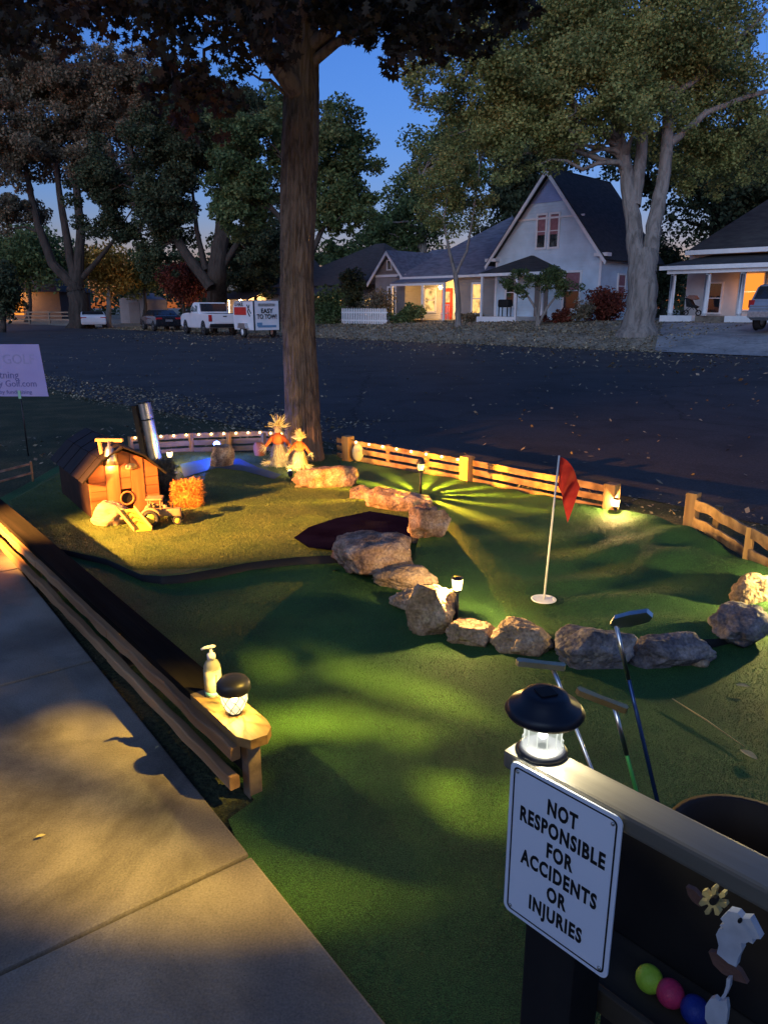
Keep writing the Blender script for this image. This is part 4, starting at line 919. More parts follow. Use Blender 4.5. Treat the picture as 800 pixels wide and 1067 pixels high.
#PART3
# ================================================================== TREES
OAK = np.array([(0, -.5), (.05, -.28), (.22, -.22), (.10, -.10), (.30, .02), (.12, .10), (.24, .30), (.06, .28), (0, .5), (-.06, .28), (-.24, .30), (-.12, .10), (-.30, .02), (-.10, -.10), (-.22, -.22), (-.05, -.28)])
DIA = np.array([(0, -.5), (.3, -.05), (0, .5), (-.3, -.05)])
def leaves(centers, rads, per, size, shape=DIA, droop=.3, squash=.75):
    out = []
    for c, r, n in zip(centers, rads, per):
        n = int(n); d = rng.normal(0, 1, (n, 3)); d /= np.linalg.norm(d, axis=1)[:, None]
        p = np.array(c)[None]+d*(r*rng.random(n)[:, None]**.45)*np.array([1, 1, squash])
        q = rng.normal(0, 1, (n, 3)); q[:, 2] = q[:, 2]*.6-droop*2; q /= np.linalg.norm(q, axis=1)[:, None]
        s = np.cross(q, rng.normal(0, 1, (n, 3))); s /= np.linalg.norm(s, axis=1)[:, None]
        l = (size*(.6+.8*rng.random(n)))[:, None, None]
        V = p[:, None, :]+l*(shape[None, :, 0, None]*s[:, None, :]+shape[None, :, 1, None]*q[:, None, :])
        out.append(V.reshape(-1, 3))
    return np.concatenate(out)
def limb(mb, p0, p1, r0, r1, n=8, wig=.08, seg=7, seed=0):
    p0 = Vector(p0); p1 = Vector(p1); L_ = (p1-p0).length; pts = []; rr = []
    for i in range(seg+1):
        t = i/seg; p = p0.lerp(p1, t)+Vector((noise.noise(Vector((t*3, seed, 0))), noise.noise(Vector((t*3, seed, 5))), noise.noise(Vector((t*3, seed, 9)))))*L_*wig*math.sin(PI*t)*2
        p.z += L_*.08*math.sin(PI*t)
        pts.append(p); rr.append(r0+(r1-r0)*t)
    mb.tube(pts, rr, n, cap=False); return pts
def tree(name, label, base, trunks, blobs, nclump, lpc, lsize, leafm, barkm, cr=.16, group=None, seed=0, cat='tree', shape=DIA, limbs=26, squash=.75, shell=.5):
    """trunks: list of ([points], r0, r1); blobs: list of (centre, (rx,ry,rz), weight)"""
    base = Vector(base); t = thing(name, label, cat, base, 0, group); r = random.Random(seed)
    mb = MB(); ends = []
    for pts, r0, r1 in trunks:
        P = [Vector(p)-base for p in pts]; Q = []; R = []
        for i in range(len(P)-1):
            for k in range(7):
                f = k/7; Q.append(P[i].lerp(P[i+1], f)); R.append(r0+(r1-r0)*((i+f)/(len(P)-1)))
        Q.append(P[-1]); R.append(r1)
        for i in range(1, len(Q)-1): Q[i] = Q[i]+Vector((r.gauss(0, 1), r.gauss(0, 1), 0))*R[i]*.06
        if (P[0]).length < .6: R[0] *= 1.35; R[1] *= 1.12; Q.insert(0, Q[0]-Vector((0, 0, .8))); R.insert(0, R[0]*1.15)
        b0_ = len(mb.v); mb.tube(Q, R, 64 if r0 > .3 else 14, cap=False); ns_ = 64 if r0 > .3 else 14
        for iv in range(b0_, len(mb.v)):
            rr_ = R[(iv-b0_)//ns_]; v_ = mb.v[iv]; d_ = (v_-Q[(iv-b0_)//ns_]).normalized(); an = math.atan2(d_.y, d_.x)
            mb.v[iv] = v_+d_*rr_*(.06*noise.noise(Vector((math.cos(an)*2.2, math.sin(an)*2.2, v_.z*.45+seed)))+.09*noise.noise(Vector((math.cos(an)*6, math.sin(an)*5, v_.z*.35)))+.03*noise.noise(v_*4)+(.10-.22*abs(noise.noise(Vector((math.cos(an)*7, math.sin(an)*7, v_.z*.5+seed)))) if ns_ > 20 else 0)); ends += [(q, rr) for q, rr in zip(Q[len(Q)//3:], R[len(R)//3:])]
    cs = []; rs = []
    W = [b[2] for b in blobs]
    for _ in range(nclump):
        c, rad, _w = r.choices(blobs, W)[0]; c = Vector(c)-base
        d = Vector((r.gauss(0, 1), r.gauss(0, 1), r.gauss(0, 1))).normalized(); q = (shell+(1-shell)*r.random())
        p = c+Vector((d.x*rad[0], d.y*rad[1], d.z*rad[2]))*q; cs.append(p); rs.append(min(rad)*cr*r.uniform(.7, 1.7))
    for i in range(min(limbs, nclump)):
        p = cs[i]; q, rr = min(ends, key=lambda e: (e[0]-p).length+max(0, e[0].z-p.z)*1.5)
        limb(mb, q, p, rr*.5, rr*.08+.01, 6, .1, 6, i+seed)
    mb.build('trunk', M[barkm], t)
    V = leaves([tuple(c) for c in cs], rs, [lpc*(q/np.mean(rs))**2 for q in rs], lsize, shape, squash=squash)
    npmesh('crown', V, len(shape), M[leafm], t); return t
def bl(px, py, Z, rx, ry=None, depth=None, w_=1):    # a crown mass at a known distance
    ry = ry or rx; c = PZ(px, py, Z); return (c, (rx/F*Z, (depth or (rx/F*Z)), ry/F*Z), w_)
# --- big main tree by the fence
tb = Vector((-.87, 7.92, .02)); T1 = PZ(314, 100, 8.3); T0 = tb
t = thing('shade_tree', 'large near tree with ridged brown bark between the slatted fences', 'tree', tb)
bm = bmesh.new(); NR, NS = 170, 150; vv = []; top = T1-tb; top2 = top+Vector((.05, .1, 3.2))
for j in range(NR+1):
    f = j/NR; z = f*top2.z; ctr = Vector((np.interp(z, [0, top.z*.5, top.z, top2.z], [0, -.10, top.x, top2.x]), np.interp(z, [0, top.z, top2.z], [0, top.y, top2.y]), z))
    R = .185+.035*math.exp(-z/.25)+.02*S(1.8, 3.4, z)
    for k in range(NS):
        a = 2*PI*k/NS; q = Vector((math.cos(a)*6.5, math.sin(a)*6.5, z*1.5+.5*math.sin(3*a+z)))
        w_ = noise.noise(q*1.15+Vector((noise.noise(q*.8)*1.2, 0, 0))); rd = abs(w_); rd = min(rd*3.2, 1)
        r2 = noise.noise(Vector((math.cos(a)*11, math.sin(a)*11, z*5)))
        rr = R*(1+.10*math.cos(3*a+1)*math.exp(-z/.3))-.030*(1-rd)**1.5+.007*r2+.015*noise.noise(Vector((a, z*.8, 3)))
        vv.append(bm.verts.new((ctr.x+rr*math.cos(a), ctr.y+rr*math.sin(a), ctr.z)))
for j in range(NR):
    for k in range(NS): bm.faces.new((vv[j*NS+k], vv[j*NS+(k+1) % NS], vv[(j+1)*NS+(k+1) % NS], vv[(j+1)*NS+k]))
mb = MB(); mb.bm(bm)
fk = top+Vector((0, 0, -.1)); LB = []
def br_(p0, p1, r0, r1, sd): 
    LB.append(limb(mb, p0, Vector(p1)-tb, r0, r1, 10, .09, 9, sd)); return LB[-1]
b1 = br_(fk, PZ(222, -10, 7.2), .12, .07, 1); b2 = br_(b1[-1], PZ(120, -180, 6.0), .07, .03, 2)
br_(b1[5], PZ(100, 20, 6.6), .05, .012, 3); br_(b1[4], PZ(185, 90, 7.3), .03, .008, 4); br_(b1[6], PZ(-20, 30, 6.0), .05, .012, 14)
br_(fk+Vector((0, 0, .5)), PZ(430, -40, 7.4), .09, .04, 5); br_(fk+Vector((0, 0, .3)), PZ(520, -20, 7.0), .06, .015, 6)
br_(fk+Vector((0, 0, .8)), (.5, 4.5, 6.2), .12, .04, 7); br_(fk+Vector((0, 0, 1.2)), (-2.8, 5.0, 6.6), .11, .04, 8); br_(fk+Vector((0, 0, 1.6)), (-.5, 11, 9), .11, .04, 9)
br_(fk+Vector((0, 0, .7)), PZ(360, 20, 8), .03, .01, 11); br_(fk+Vector((0, 0, -.05)), PZ(258, 75, 7.8), .03, .008, 12)
mb.build('trunk', M['bark'], t)
cs = []; rs = []; per = []
def cl(px, py, Z, r, n): c = PZ(px, py, Z)-tb; cs.append(tuple(c)); rs.append(r); per.append(n)
R_ = random.Random(5)
for i in range(95):                                            # upper left mass
    px = R_.uniform(-40, 300); lim = np.interp(px, [-40, 60, 120, 200, 300], [80, 78, 70, 92, 80]); py = R_.uniform(-70, 1)+R_.random()*lim*.8; cl(px, py, R_.uniform(5.8, 7.6), R_.uniform(.16, .30), 42)
for i in range(85):                                            # upper right mass
    px = R_.uniform(320, 540); lim = np.interp(px, [320, 400, 450, 500, 540], [60, 75, 95, 88, 25]); py = R_.uniform(-60, 1)+R_.random()*lim*.8; cl(px, py, R_.uniform(6.2, 7.8), R_.uniform(.14, .25), 52)
for i in range(12): cl(R_.uniform(165, 295), R_.uniform(60, 118), R_.uniform(6.9, 7.8), R_.uniform(.12, .2), 30)
V = leaves(cs, rs, per, .135, OAK, .25, .8); npmesh('crown', V, 16, M['leafoak'], t)
cs = []; rs = []; per = []
for i in range(12): cl(R_.uniform(150, 235), R_.uniform(90, 145), R_.uniform(7.2, 8.2), R_.uniform(.10, .18), 15)
V = leaves(cs, rs, per, .125, OAK, .3, .9); npmesh('crown', V, 16, M['leafoakred'], t)
cs = []; rs = []; per = []
for i in range(75):                                            # unseen crown overhead, spread out to shade the near ground
    x, y = R_.uniform(-4, 3.6), R_.uniform(2.8, 12.5)
    z = R_.uniform(5.6, 9.0); cs.append((x-tb.x, y-tb.y, z)); rs.append(R_.uniform(.5, .9)); per.append(75)
for i in range(26):
    x, y = R_.uniform(-4, 3), R_.uniform(.5, 4.5); cs.append((x-tb.x, y-tb.y, R_.uniform(4.9, 6.8))); rs.append(R_.uniform(.5, .8)); per.append(75)
V = leaves(cs, rs, per, .19, DIA, .25, .8); npmesh('crown', V, 4, M['leafoak'], t)
# --- across the street
def on(px, py, Z): return PZ(px, py, Z)
bt = NP(666, 31.0); ZB = 31.5
def q(px, py, Z=ZB): return PZ(px, py, Z)
tree('street_tree', 'huge pale-barked tree with a forked trunk in front of the right-hand houses', bt,
     [([bt, q(669, 300), q(670, 262)], .62, .52), ([q(665, 285), q(660, 235), q(652, 180), q(640, 120), q(612, 30), q(600, -60)], .36, .10), ([q(675, 285), q(681, 235), q(692, 180), q(698, 110), q(708, 20), q(715, -70)], .34, .10),
      ([q(660, 215), q(668, 160), q(672, 80), q(668, -30)], .30, .10), ([q(698, 150), q(735, 118), q(780, 100), q(860, 80)], .17, .07), ([q(650, 170), q(625, 130), q(580, 95), q(510, 70)], .16, .05), ([q(702, 100), q(740, 70), q(770, 40), q(800, 10)], .16, .05)],
     [bl(600, 60, 31, 70, 70, 3.4, 1.2), bl(450, 60, 30, 36, 50, 2, .45), bl(540, 100, 30.5, 50, 50, 2.4, .8), bl(650, 110, 30, 50, 40, 2, .5), bl(510, 50, 30, 50, 60, 2.5, .65), bl(690, 60, 32, 75, 80, 3.5, 1.1), bl(640, -50, 31, 150, 60, 4.5, 1.6), bl(590, 140, 30.5, 42, 36, 2, .45), bl(480, 120, 31, 36, 50, 1.8, .4), bl(760, 130, 33, 55, 60, 3, .7), bl(530, 165, 31, 30, 30, 1.5, .25), bl(700, 150, 33, 45, 40, 2, .35), bl(770, 30, 33, 45, 40, 2.4, .28), bl(740, 190, 34.5, 50, 28, 2, .3)],
     600, 330, .145, 'leafolive', 'barkfar', .28, 'big trees across the street', 3, limbs=70, shell=.3)
# thin tree before the grey house
b0 = NP(478, 33.5); Z0 = 41
tree('thin_tree', 'slender forked pale tree in front of the porch-lit grey house', b0, [([b0, on(477, 310, Z0), on(474, 285, Z0)], .17, .13), ([on(474, 285, Z0), on(468, 262, Z0), on(462, 230, Z0), on(470, 180, Z0)], .10, .04), ([on(475, 285, Z0), on(486, 262, Z0), on(492, 230, Z0), on(500, 170, Z0)], .09, .03)],
     [bl(470, 190, 41, 48, 60, 2.2, 1), bl(468, 250, 41, 12, 20, .8, .10), bl(500, 140, 41, 40, 40, 2, .6)], 130, 150, .15, 'leafolive', 'barkfar', .2, 'small street trees', 7, limbs=40, shell=.2)
# trees behind the houses
tree('background_tree', 'grey-green cottonwood behind the grey house', NP(440, 58)+Vector((0, 0, 0)), [([NP(440, 58), on(440, 260, 74), on(436, 190, 74)], .6, .2)], [bl(430, 230, 74, 45, 65, 4, 1), bl(400, 250, 74, 40, 30, 4, .5), bl(470, 160, 74, 50, 50, 4, .8)], 150, 140, .36, 'leafgreen', 'barkfar', .28, 'trees behind the houses', 11, shell=.2)
tree('background_tree', 'tall dark tree directly behind the gabled white house, left of its peak', NP(535, 52), [([NP(535, 52), on(540, 230, 60), on(545, 150, 60)], .5, .2)], [bl(540, 190, 60, 42, 75, 4, 1), bl(580, 140, 60, 40, 50, 4, .5)], 150, 140, .34, 'leafdark', 'barkdark', .3, 'trees behind the houses', 12, shell=.1)
tree('background_tree', 'dark tree rising behind the right-hand porch house', NP(745, 52), [([NP(745, 52), on(745, 230, 52), on(745, 160, 52)], .5, .2)], [bl(740, 190, 50, 60, 55, 4, 1), bl(800, 190, 50, 60, 70, 4, 1), bl(690, 190, 50, 30, 50, 4, .4), bl(660, 165, 50, 40, 40, 4, .3)], 200, 150, .32, 'leafdark', 'barkdark', .28, 'trees behind the houses', 13, shell=.15)
tree('background_tree', 'pale bushy tree behind the dark-roofed house next to the near trunk', NP(365, 62), [([NP(365, 62), on(365, 270, 88)], .4, .2)], [bl(360, 272, 84, 40, 18, 4, 1), bl(395, 240, 84, 25, 30, 3, .6)], 70, 120, .4, 'leafgreen', 'barkfar', .3, 'trees behind the houses', 14, shell=.2)
# maple right behind the near trunk
Zm = 24; b0 = PZ(322, 345, 34); b0.z = 0; b0 = UN(-22.5, 31.0); b0 = NP(318, 30.2)
tree('maple_tree', 'green maple whose leaves show on both sides of the near trunk', b0, [([b0, on(318, 280, 42), on(316, 220, 42), on(300, 170, 42)], .4, .15), ([on(318, 280, 42), on(340, 230, 42), on(355, 190, 42)], .2, .06), ([on(317, 260, 42), on(282, 215, 42), on(262, 200, 42)], .2, .06)],
     [bl(352, 170, 42, 42, 60, 2.2, 1), bl(350, 225, 42, 52, 30, 2, .6), bl(250, 205, 42, 40, 40, 2.2, 1), bl(245, 150, 42, 40, 35, 2.2, .7), bl(300, 130, 43, 40, 50, 2.5, .6), bl(380, 205, 42, 20, 20, 1.4, .2)], 240, 200, .21, 'leafgreen', 'barkdark', .25, 'big trees across the street', 17, limbs=50, shell=.25)
# dark leaning tree behind the pickup
b0 = NP(225, 33.5); Zt = 52
tree('street_tree', 'dark tree with a low leaning limb behind the parked pickup', b0, [([b0, on(226, 285, Zt), on(232, 240, Zt), on(236, 180, Zt), on(230, 100, Zt)], .75, .2), ([on(220, 300, Zt), on(192, 262, Zt), on(172, 225, Zt), on(150, 190, Zt), on(130, 140, Zt)], .38, .12), ([on(215, 282, Zt), on(205, 240, Zt), on(200, 190, Zt)], .25, .08), ([on(228, 285, Zt), on(256, 240, Zt), on(270, 190, Zt)], .25, .08)],
     [bl(175, 215, 52, 40, 45, 3, .9), bl(210, 95, 52, 60, 30, 4, .9), bl(160, 270, 53, 30, 22, 2, .4), bl(190, 150, 52, 60, 45, 4, 1), bl(260, 262, 54, 40, 30, 3, .6), bl(250, 120, 52, 50, 50, 4, .5), bl(290, 200, 54, 22, 60, 3, .35), bl(110, 200, 54, 34, 60, 3.5, .9), bl(130, 240, 55, 25, 24, 2, .4)],
     430, 210, .23, 'leafdark', 'barkdark', .24, 'big trees across the street', 19, limbs=60, shell=.2)
# far left big tree
b0 = NP(84, 32.5); Zt = 60
b0 = PZ(84, 338, 60); b0.z = terr(b0.x, b0.y)
tree('street_tree', 'tall many-limbed tree with a warmly lit trunk at far left', b0, [([b0, on(82, 310, Zt), on(78, 298, Zt)], .8, .6), ([on(78, 298, Zt), on(55, 275, Zt), on(40, 235, Zt), on(30, 190, Zt), on(20, 130, Zt)], .42, .12), ([on(80, 298, Zt), on(72, 260, Zt), on(62, 200, Zt), on(55, 130, Zt)], .40, .12), ([on(82, 298, Zt), on(84, 240, Zt), on(78, 170, Zt), on(85, 90, Zt)], .42, .12), ([on(86, 290, Zt), on(110, 262, Zt), on(130, 235, Zt)], .25, .08)],
     [bl(30, 150, 60, 60, 50, 5, 1), bl(40, 70, 58, 80, 40, 5, 1.2), bl(130, 75, 58, 60, 30, 5, .8), bl(10, 110, 58, 40, 50, 4, .6), bl(90, 110, 60, 65, 45, 5, 1.2), bl(100, 175, 60, 50, 35, 4, .7), bl(15, 215, 60, 30, 30, 3, .4), bl(140, 120, 60, 40, 50, 4, .6)],
     620, 190, .25, 'leafgrey', 'barkdark', .2, 'big trees across the street', 23, limbs=80, shell=.1)
def simple(px, base_py, Z, top_py, w_, leafm, label, name='bush', tr=.25, seed=0, n=60, lpc=100, ls=.22, grp=None, bk='barkdark', trunkfrac=.35, cr=.4, cat=None, lit=None):
    b0 = PZ(px, base_py, Z); b0.z = terr(b0.x, b0.y); h = base_py-top_py
    c = (base_py*(trunkfrac/2)+top_py*(1-trunkfrac/2)); ry = h*(1-trunkfrac)/2
    return tree(name, label, b0, [([b0, PZ(px+2, base_py-h*trunkfrac*.6, Z), PZ(px, base_py-h*.6, Z)], tr, tr*.3)], [bl(px, top_py+ry, Z, w_/2, ry)], n, lpc, ls, leafm, bk, cr, grp, seed, cat or name.replace('_', ' '), limbs=14, shell=.1)
simple(112, 336, 63, 252, 58, 'leafwarm', 'small yellow-orange tree with warm light coloured into its leaves above the white car', 'autumn_tree', .3, 31, 70, 90, .28, bk='barkfar', cat='tree')
simple(190, 342, 62, 272, 50, 'leafred', 'dark red tree above the black sedan', 'autumn_tree', .25, 32, 60, 90, .28, cat='tree')
simple(150, 338, 66, 260, 50, 'leafolive', 'olive tree between the yellow and the red one', 'autumn_tree', .25, 33, 70, 90, .28, cat='tree')
simple(30, 340, 80, 235, 110, 'leafgreen', 'wide green tree behind the orange light at far left', 'background_tree', .3, 34, 120, 100, .4, cat='tree')
simple(2, 345, 50, 262, 40, 'leafdark', 'dark bush-like tree cut by the left edge', 'background_tree', .3, 35, 50, 100, .28, trunkfrac=.1, cat='tree')
simple(265, 338, 66, 268, 70, 'leafdark', 'dark tree behind the cargo trailer', 'background_tree', .3, 36, 60, 100, .3, trunkfrac=.4, cat='tree')
simple(688, 330, 56, 240, 60, 'leafdark', 'dark bushy tree in the gap between the big forked tree and the porch house', 'background_tree', .3, 39, 90, 110, .26, trunkfrac=.05, cat='tree')
simple(505, 330, 70, 235, 40, 'leafdark', 'narrow dark tree between the grey house and the gabled house', 'background_tree', .3, 40, 60, 110, .3, trunkfrac=.1, cat='tree')
simple(285, 340, 90, 230, 80, 'leafdark', 'distant dark tree just left of the near trunk', 'background_tree', .3, 38, 80, 100, .5, cat='tree')
# bushes
simple(345, 344, 50, 300, 34, 'leafgreen', 'bright green bush right of the near trunk', 'bush', .08, 41, 50, 80, .2, 'front garden bushes', trunkfrac=.05)
simple(367, 340, 54, 280, 26, 'leafdark', 'dark upright evergreen before the dark-roofed house', 'evergreen_bush', .1, 42, 50, 80, .2, trunkfrac=.05, cat='bush')
simple(392, 341, 49, 300, 34, 'leafgrey', 'brownish twiggy bush left of the lit porch', 'bush', .08, 43, 40, 60, .16, 'front garden bushes', trunkfrac=.15)
simple(425, 340, 48, 318, 42, 'leafgreen', 'low grey-green bush in front of the lit porch', 'bush', .05, 44, 50, 70, .16, 'front garden bushes', trunkfrac=.05)
simple(497, 341, 46, 326, 44, 'leafgrey', 'low dead-looking shrub under the narrow lit window', 'bush', .05, 45, 36, 60, .14, 'front garden bushes', trunkfrac=.05)
simple(585, 340, 40, 322, 44, 'leafred', 'low rusty shrub at the foot of the white house', 'bush', .05, 46, 36, 70, .13, 'front garden bushes', trunkfrac=.05)
simple(632, 338, 40, 296, 40, 'leafred', 'dark red bush against the side wall of the white house', 'bush', .06, 47, 60, 80, .15, 'front garden bushes', trunkfrac=.05)
simple(608, 338, 39, 312, 26, 'leafgrey', 'thin brown shrub right of the pink-curtained window', 'bush', .05, 48, 30, 50, .12, 'front garden bushes', trunkfrac=.1)
b0 = PZ(560, 335, 39); b0.z = terr(b0.x, b0.y); Zt = 39
tree('garden_tree', 'small crooked multi-stemmed tree hiding the little hipped porch', b0, [([b0, on(558, 322, Zt), on(548, 306, Zt), on(535, 292, Zt)], .09, .03), ([b0, on(562, 318, Zt), on(563, 295, Zt)], .08, .03), ([b0, on(570, 320, Zt), on(582, 305, Zt), on(592, 296, Zt)], .08, .03)],
     [bl(560, 292, 39, 36, 14, 1.4, 1), bl(540, 300, 39, 16, 12, .8, .3), bl(585, 298, 39, 18, 14, .8, .4)], 60, 80, .12, 'leafgreen', 'barkfar', .35, None, 51, limbs=30, shell=.1)
b0 = G(6, 362); b0 = Vector((-8.6, 14.4, 0))
t = thing('ornamental_grass', 'dry clump of tall ornamental grass behind the yard sign', 'grass clump', b0)
n_ = 700; a = rng.uniform(0, 2*PI, n_); c_ = np.c_[rng.normal(0, .25, n_), rng.normal(0, .2, n_), np.zeros(n_)]; d = np.c_[np.cos(a)*.25, np.sin(a)*.25, np.ones(n_)]; l = (1.0*(.5+.5*rng.random(n_)))[:, None]; s_ = np.c_[-np.sin(a), np.cos(a), np.zeros(n_)]*.006
V = np.zeros((n_, 4, 3)); V[:, 0] = c_-s_; V[:, 1] = c_+s_; V[:, 2] = c_+d*l+s_*.3; V[:, 3] = c_+d*l-s_*.3; npmesh('blades', V.reshape(-1, 3), 4, mat('dry_grass', [(.2, .13, .07), (.33, .22, .12)], 9, .9, 0, island=.4), t)
# far tree line beyond everything
cs = []; rs = []; per = []
for i in range(300):
    px = rng.uniform(-260, 1100); Z = rng.uniform(105, 150); p = PZ(px, rng.uniform(272, 326), Z); cs.append(tuple(p)); rs.append(rng.uniform(3, 6)); per.append(150)
struct(npmesh('far_woods', leaves(cs, rs, per, .9, DIA, 0, .8), 4, M['leafdark']), 'stuff')

# ================================================================== HOUSES (local x along the street, local y away from it)
def house(name, label, px, n, group='houses across the street'):
    a = (px-CX)/F; p = NP(px, n); return thing(name, label, 'house', p, ROT, group), p
def window(t, x, z, w_, h, y=0, mt='glass', rail=True, frame=.10, side=False, fm='white'):
    R = Matrix.Rotation(PI/2, 4, 'Z') if side else Matrix.Identity(4)
    T = Matrix.Translation((x, y, z)) @ R
    f = MB()
    for cx, cz, dx, dz in ((0, h/2+frame/2, w_+2*frame, frame), (0, -h/2-frame/2, w_+2*frame+.04, frame), (-w_/2-frame/2, 0, frame, h), (w_/2+frame/2, 0, frame, h)): f.box((cx, -.03, cz), (dx, .07, dz), M=T)
    if rail: f.box((0, -.02, 0), (w_, .045, .05), M=T)
    fo = f.build('window', M[fm], t)
    g_ = MB(); g_.box((0, -.005, 0), (w_, .02, h), M=T); g_.build('pane', M[mt], fo); return fo
def slab(mb, q4, th):                    # roof plane from four points, thickened downward
    q4 = [Vector(p) for p in q4]; n = (q4[1]-q4[0]).cross(q4[-1]-q4[0]).normalized(); n = n if n.z > 0 else -n
    k = len(q4); vs = q4+[p-n*th for p in q4]
    mb.add(vs, [tuple(range(k)), tuple(range(2*k-1, k-1, -1))]+[(i, i+k, (i+1) % k+k, (i+1) % k) for i in range(k)])
# white gabled house
t, p0 = house('gabled_house', 'tall white two-storey house with a steep gable and blue peak shingles', 515, 39)
Wd, Hh, Rg, Dp = 7.1, 3.9, 8.4, 6.5
mb = MB(); mb.prism([(0, -1), (Wd, -1), (Wd, Hh), (Wd/2, Rg-.25), (0, Hh)], 0, Dp); mb.build('walls', M['sidwhite'], t)
zb_ = 6.55; xl = Wd/2*(zb_-Hh)/(Rg-.25-Hh)
mb = MB(); mb.prism([(xl+.1, zb_+.05), (Wd-xl-.1, zb_+.05), (Wd/2, Rg-.40)], -.035, -.003); mb.build('peak_shingles', M['sidblue'], t)
mb = MB(); mb.box((Wd/2, -.04, zb_-.8), (4.6, .06, .10)); mb.build('belt_trim', M['white'], t)
for s_ in (0, 1):
    X = lambda x: x if not s_ else Wd-x
    sl_ = (Rg-Hh+.25)/(Wd/2); ov = .5
    mb = MB(); slab(mb, [(X(-ov), -.5, Hh+.1-ov*sl_), (X(Wd/2), -.5, Rg), (X(Wd/2), Dp+.3, Rg), (X(-ov), Dp+.3, Hh+.1-ov*sl_)], .10); mb.build('roof', M['roofdark'], t)
    mb = MB(); zo = .10
    mb.prism([(X(-ov), Hh+.1-ov*sl_-zo), (X(Wd/2), Rg-zo), (X(Wd/2), Rg-zo-.30), (X(-ov+.05), Hh+.1-ov*sl_-zo-.18)], -.53, -.46); mb.build('rake_board', M['white'], t)
    mb = MB(); mb.box((X(-.12), -.22, Hh-.30), (.8, .5, .18)); mb.build('eave_return', M['white'], t)
    mb = MB(); mb.box((X(.06), -.02, 1.6), (.14, .05, 4.4)); mb.build('corner_board', M['white'], t)
for x in (Wd/2-.42, Wd/2+.42): fo = window(t, x, 5.05, .52, 1.75, 0, 'glass', True, .11); mb = MB(); mb.box((x, -.022, 5.38), (.48, .01, 1.05)); mb.build('curtain', M['curtainpink'], fo)
fo = window(t, 5.35, 1.75, .95, 1.95, 0, 'glass', True, .12); mb = MB(); mb.box((5.35, -.022, 2.2), (.9, .01, 1.0)); mb.build('curtain', M['curtainpink'], fo)
window(t, 1.15, 1.7, .55, 1.6, 0, 'glass', True, .12)
fo = window(t, Wd, 2.0, .8, 1.2, 2.4, 'glass', True, .10, True); mb = MB(); mb.box((Wd+.022, 2.4, 2.1), (.01, .75, .95)); mb.build('curtain', M['curtainpink'], fo)
mb = MB(); ap = (2.7, -.3, 3.75)
e_ = [(.3, -2.2, 2.75), (5.0, -2.2, 2.75), (5.0, 0, 2.75), (.3, 0, 2.75)]
mb.add([*e_, ap, (2.7, 0, 3.75)], [(0, 1, 4), (1, 2, 5, 4), (0, 4, 5, 3), (0, 3, 2, 1)]); mb.build('porch_roof', M['roofdark'], t)
mb = MB(); mb.box((2.65, -2.13, 2.66), (4.55, .12, .16)); mb.build('porch_beam', M['white'], t)
for x in (.55, 3.0, 4.75): mb = MB(); mb.box((x, -2.08, 1.32), (.12, .12, 2.55)); mb.build('porch_post', M['white'], t)
mb = MB(); mb.box((1.7, -1.1, .04), (2.8, 2.2, .5)); mb.build('porch_floor', M['white'], t)
mb = MB(); mb.prism([(2.9, .1), (3.8, .1), (3.8, 2.2), (2.9, 2.2)], -.05, -.01); mb.build('door', M['siddark'], t)
tt = thing('grill', 'dark covered barbecue on the little porch', 'grill', p0+(EX*1.7-NX*1.3)+Vector((0, 0, .3)), ROT)
mb = MB(); mb.box((0, 0, .75), (.75, .5, .45), bev=.1); mb.build('hood', M['black'], tt)
mb = MB()
for x in (-.3, .3):
    for y in (-.18, .18): mb.box((x, y, .27), (.05, .05, .55))
mb.build('frame', M['darkmetal'], tt)
# grey house with the lit porch
t, p0 = house('grey_house', 'low grey house with a warmly lit porch and a red door', 391, 39.2)
mb = MB(); mb.prism([(0, -1), (2.9, -1), (2.9, 3.05), (1.45, 4.65), (0, 3.05)], -.0, 8); mb.build('bay', M['sidgrey'], t)
mb = MB(); mb.prism([(.2, 3.3), (2.7, 3.3), (1.45, 4.55)], -.03, -.003); mb.build('bay_peak', M['siddark'], t)
mb = MB(); mb.box((1.45, -.03, 3.15), (3.1, .08, .16)); mb.build('trim', M['white'], t)
for s_ in (0, 1):
    X = lambda x: x if not s_ else 2.9-x
    mb = MB(); slab(mb, [(X(-.45), -.4, 2.70), (X(1.45), -.4, 4.85), (X(1.45), 6, 4.85), (X(-.45), 6, 2.70)], .08); mb.build('roof', M['roofgrey'], t)
    mb = MB(); mb.prism([(X(-.45), 2.62), (X(1.45), 4.77), (X(1.45), 4.52), (X(-.42), 2.42)], -.43, -.37); mb.build('rake_board', M['white'], t)
window(t, 1.45, 3.85, .35, .55, -.035, 'glass', False, .07)
window(t, 1.65, 1.45, .62, 1.75, 0, 'glass', True, .12)
mb = MB(); mb.box((6.4, 4.0, 1.0), (8.0, 4.6, 4.1)); mb.build('walls', M['warmwall'], t)
mb = MB(); mb.box((9.0, 1.6, 1.0), (2.9, 3.2, 4.1)); mb.build('wing', M['sidgrey'], t)
window(t, 9.1, 1.55, .62, 1.75, 0, 'litwarm', True, .12)
mb = MB(); pk = (7.2, 6.2, 7.1); r_ = [(2.2, -.4, 2.98), (10.9, -.4, 2.98), (10.9, 10, 2.98), (2.2, 10, 2.98)]
mb.add([*r_, pk], [(0, 1, 4), (1, 2, 4), (2, 3, 4), (3, 0, 4), (0, 3, 2, 1)]); mb.build('roof', M['roofgrey'], t)
mb = MB(); slab(mb, [(.8, 1.0, 3.0), (6.5, 1.0, 3.0), (6.5, 5.2, 5.15), (.8, 5.2, 5.15)], .08); slab(mb, [(.8, 9.4, 3.0), (6.5, 9.4, 3.0), (6.5, 5.2, 5.15), (.8, 5.2, 5.15)], .08); mb.build('roof', M['roofgrey'], t)
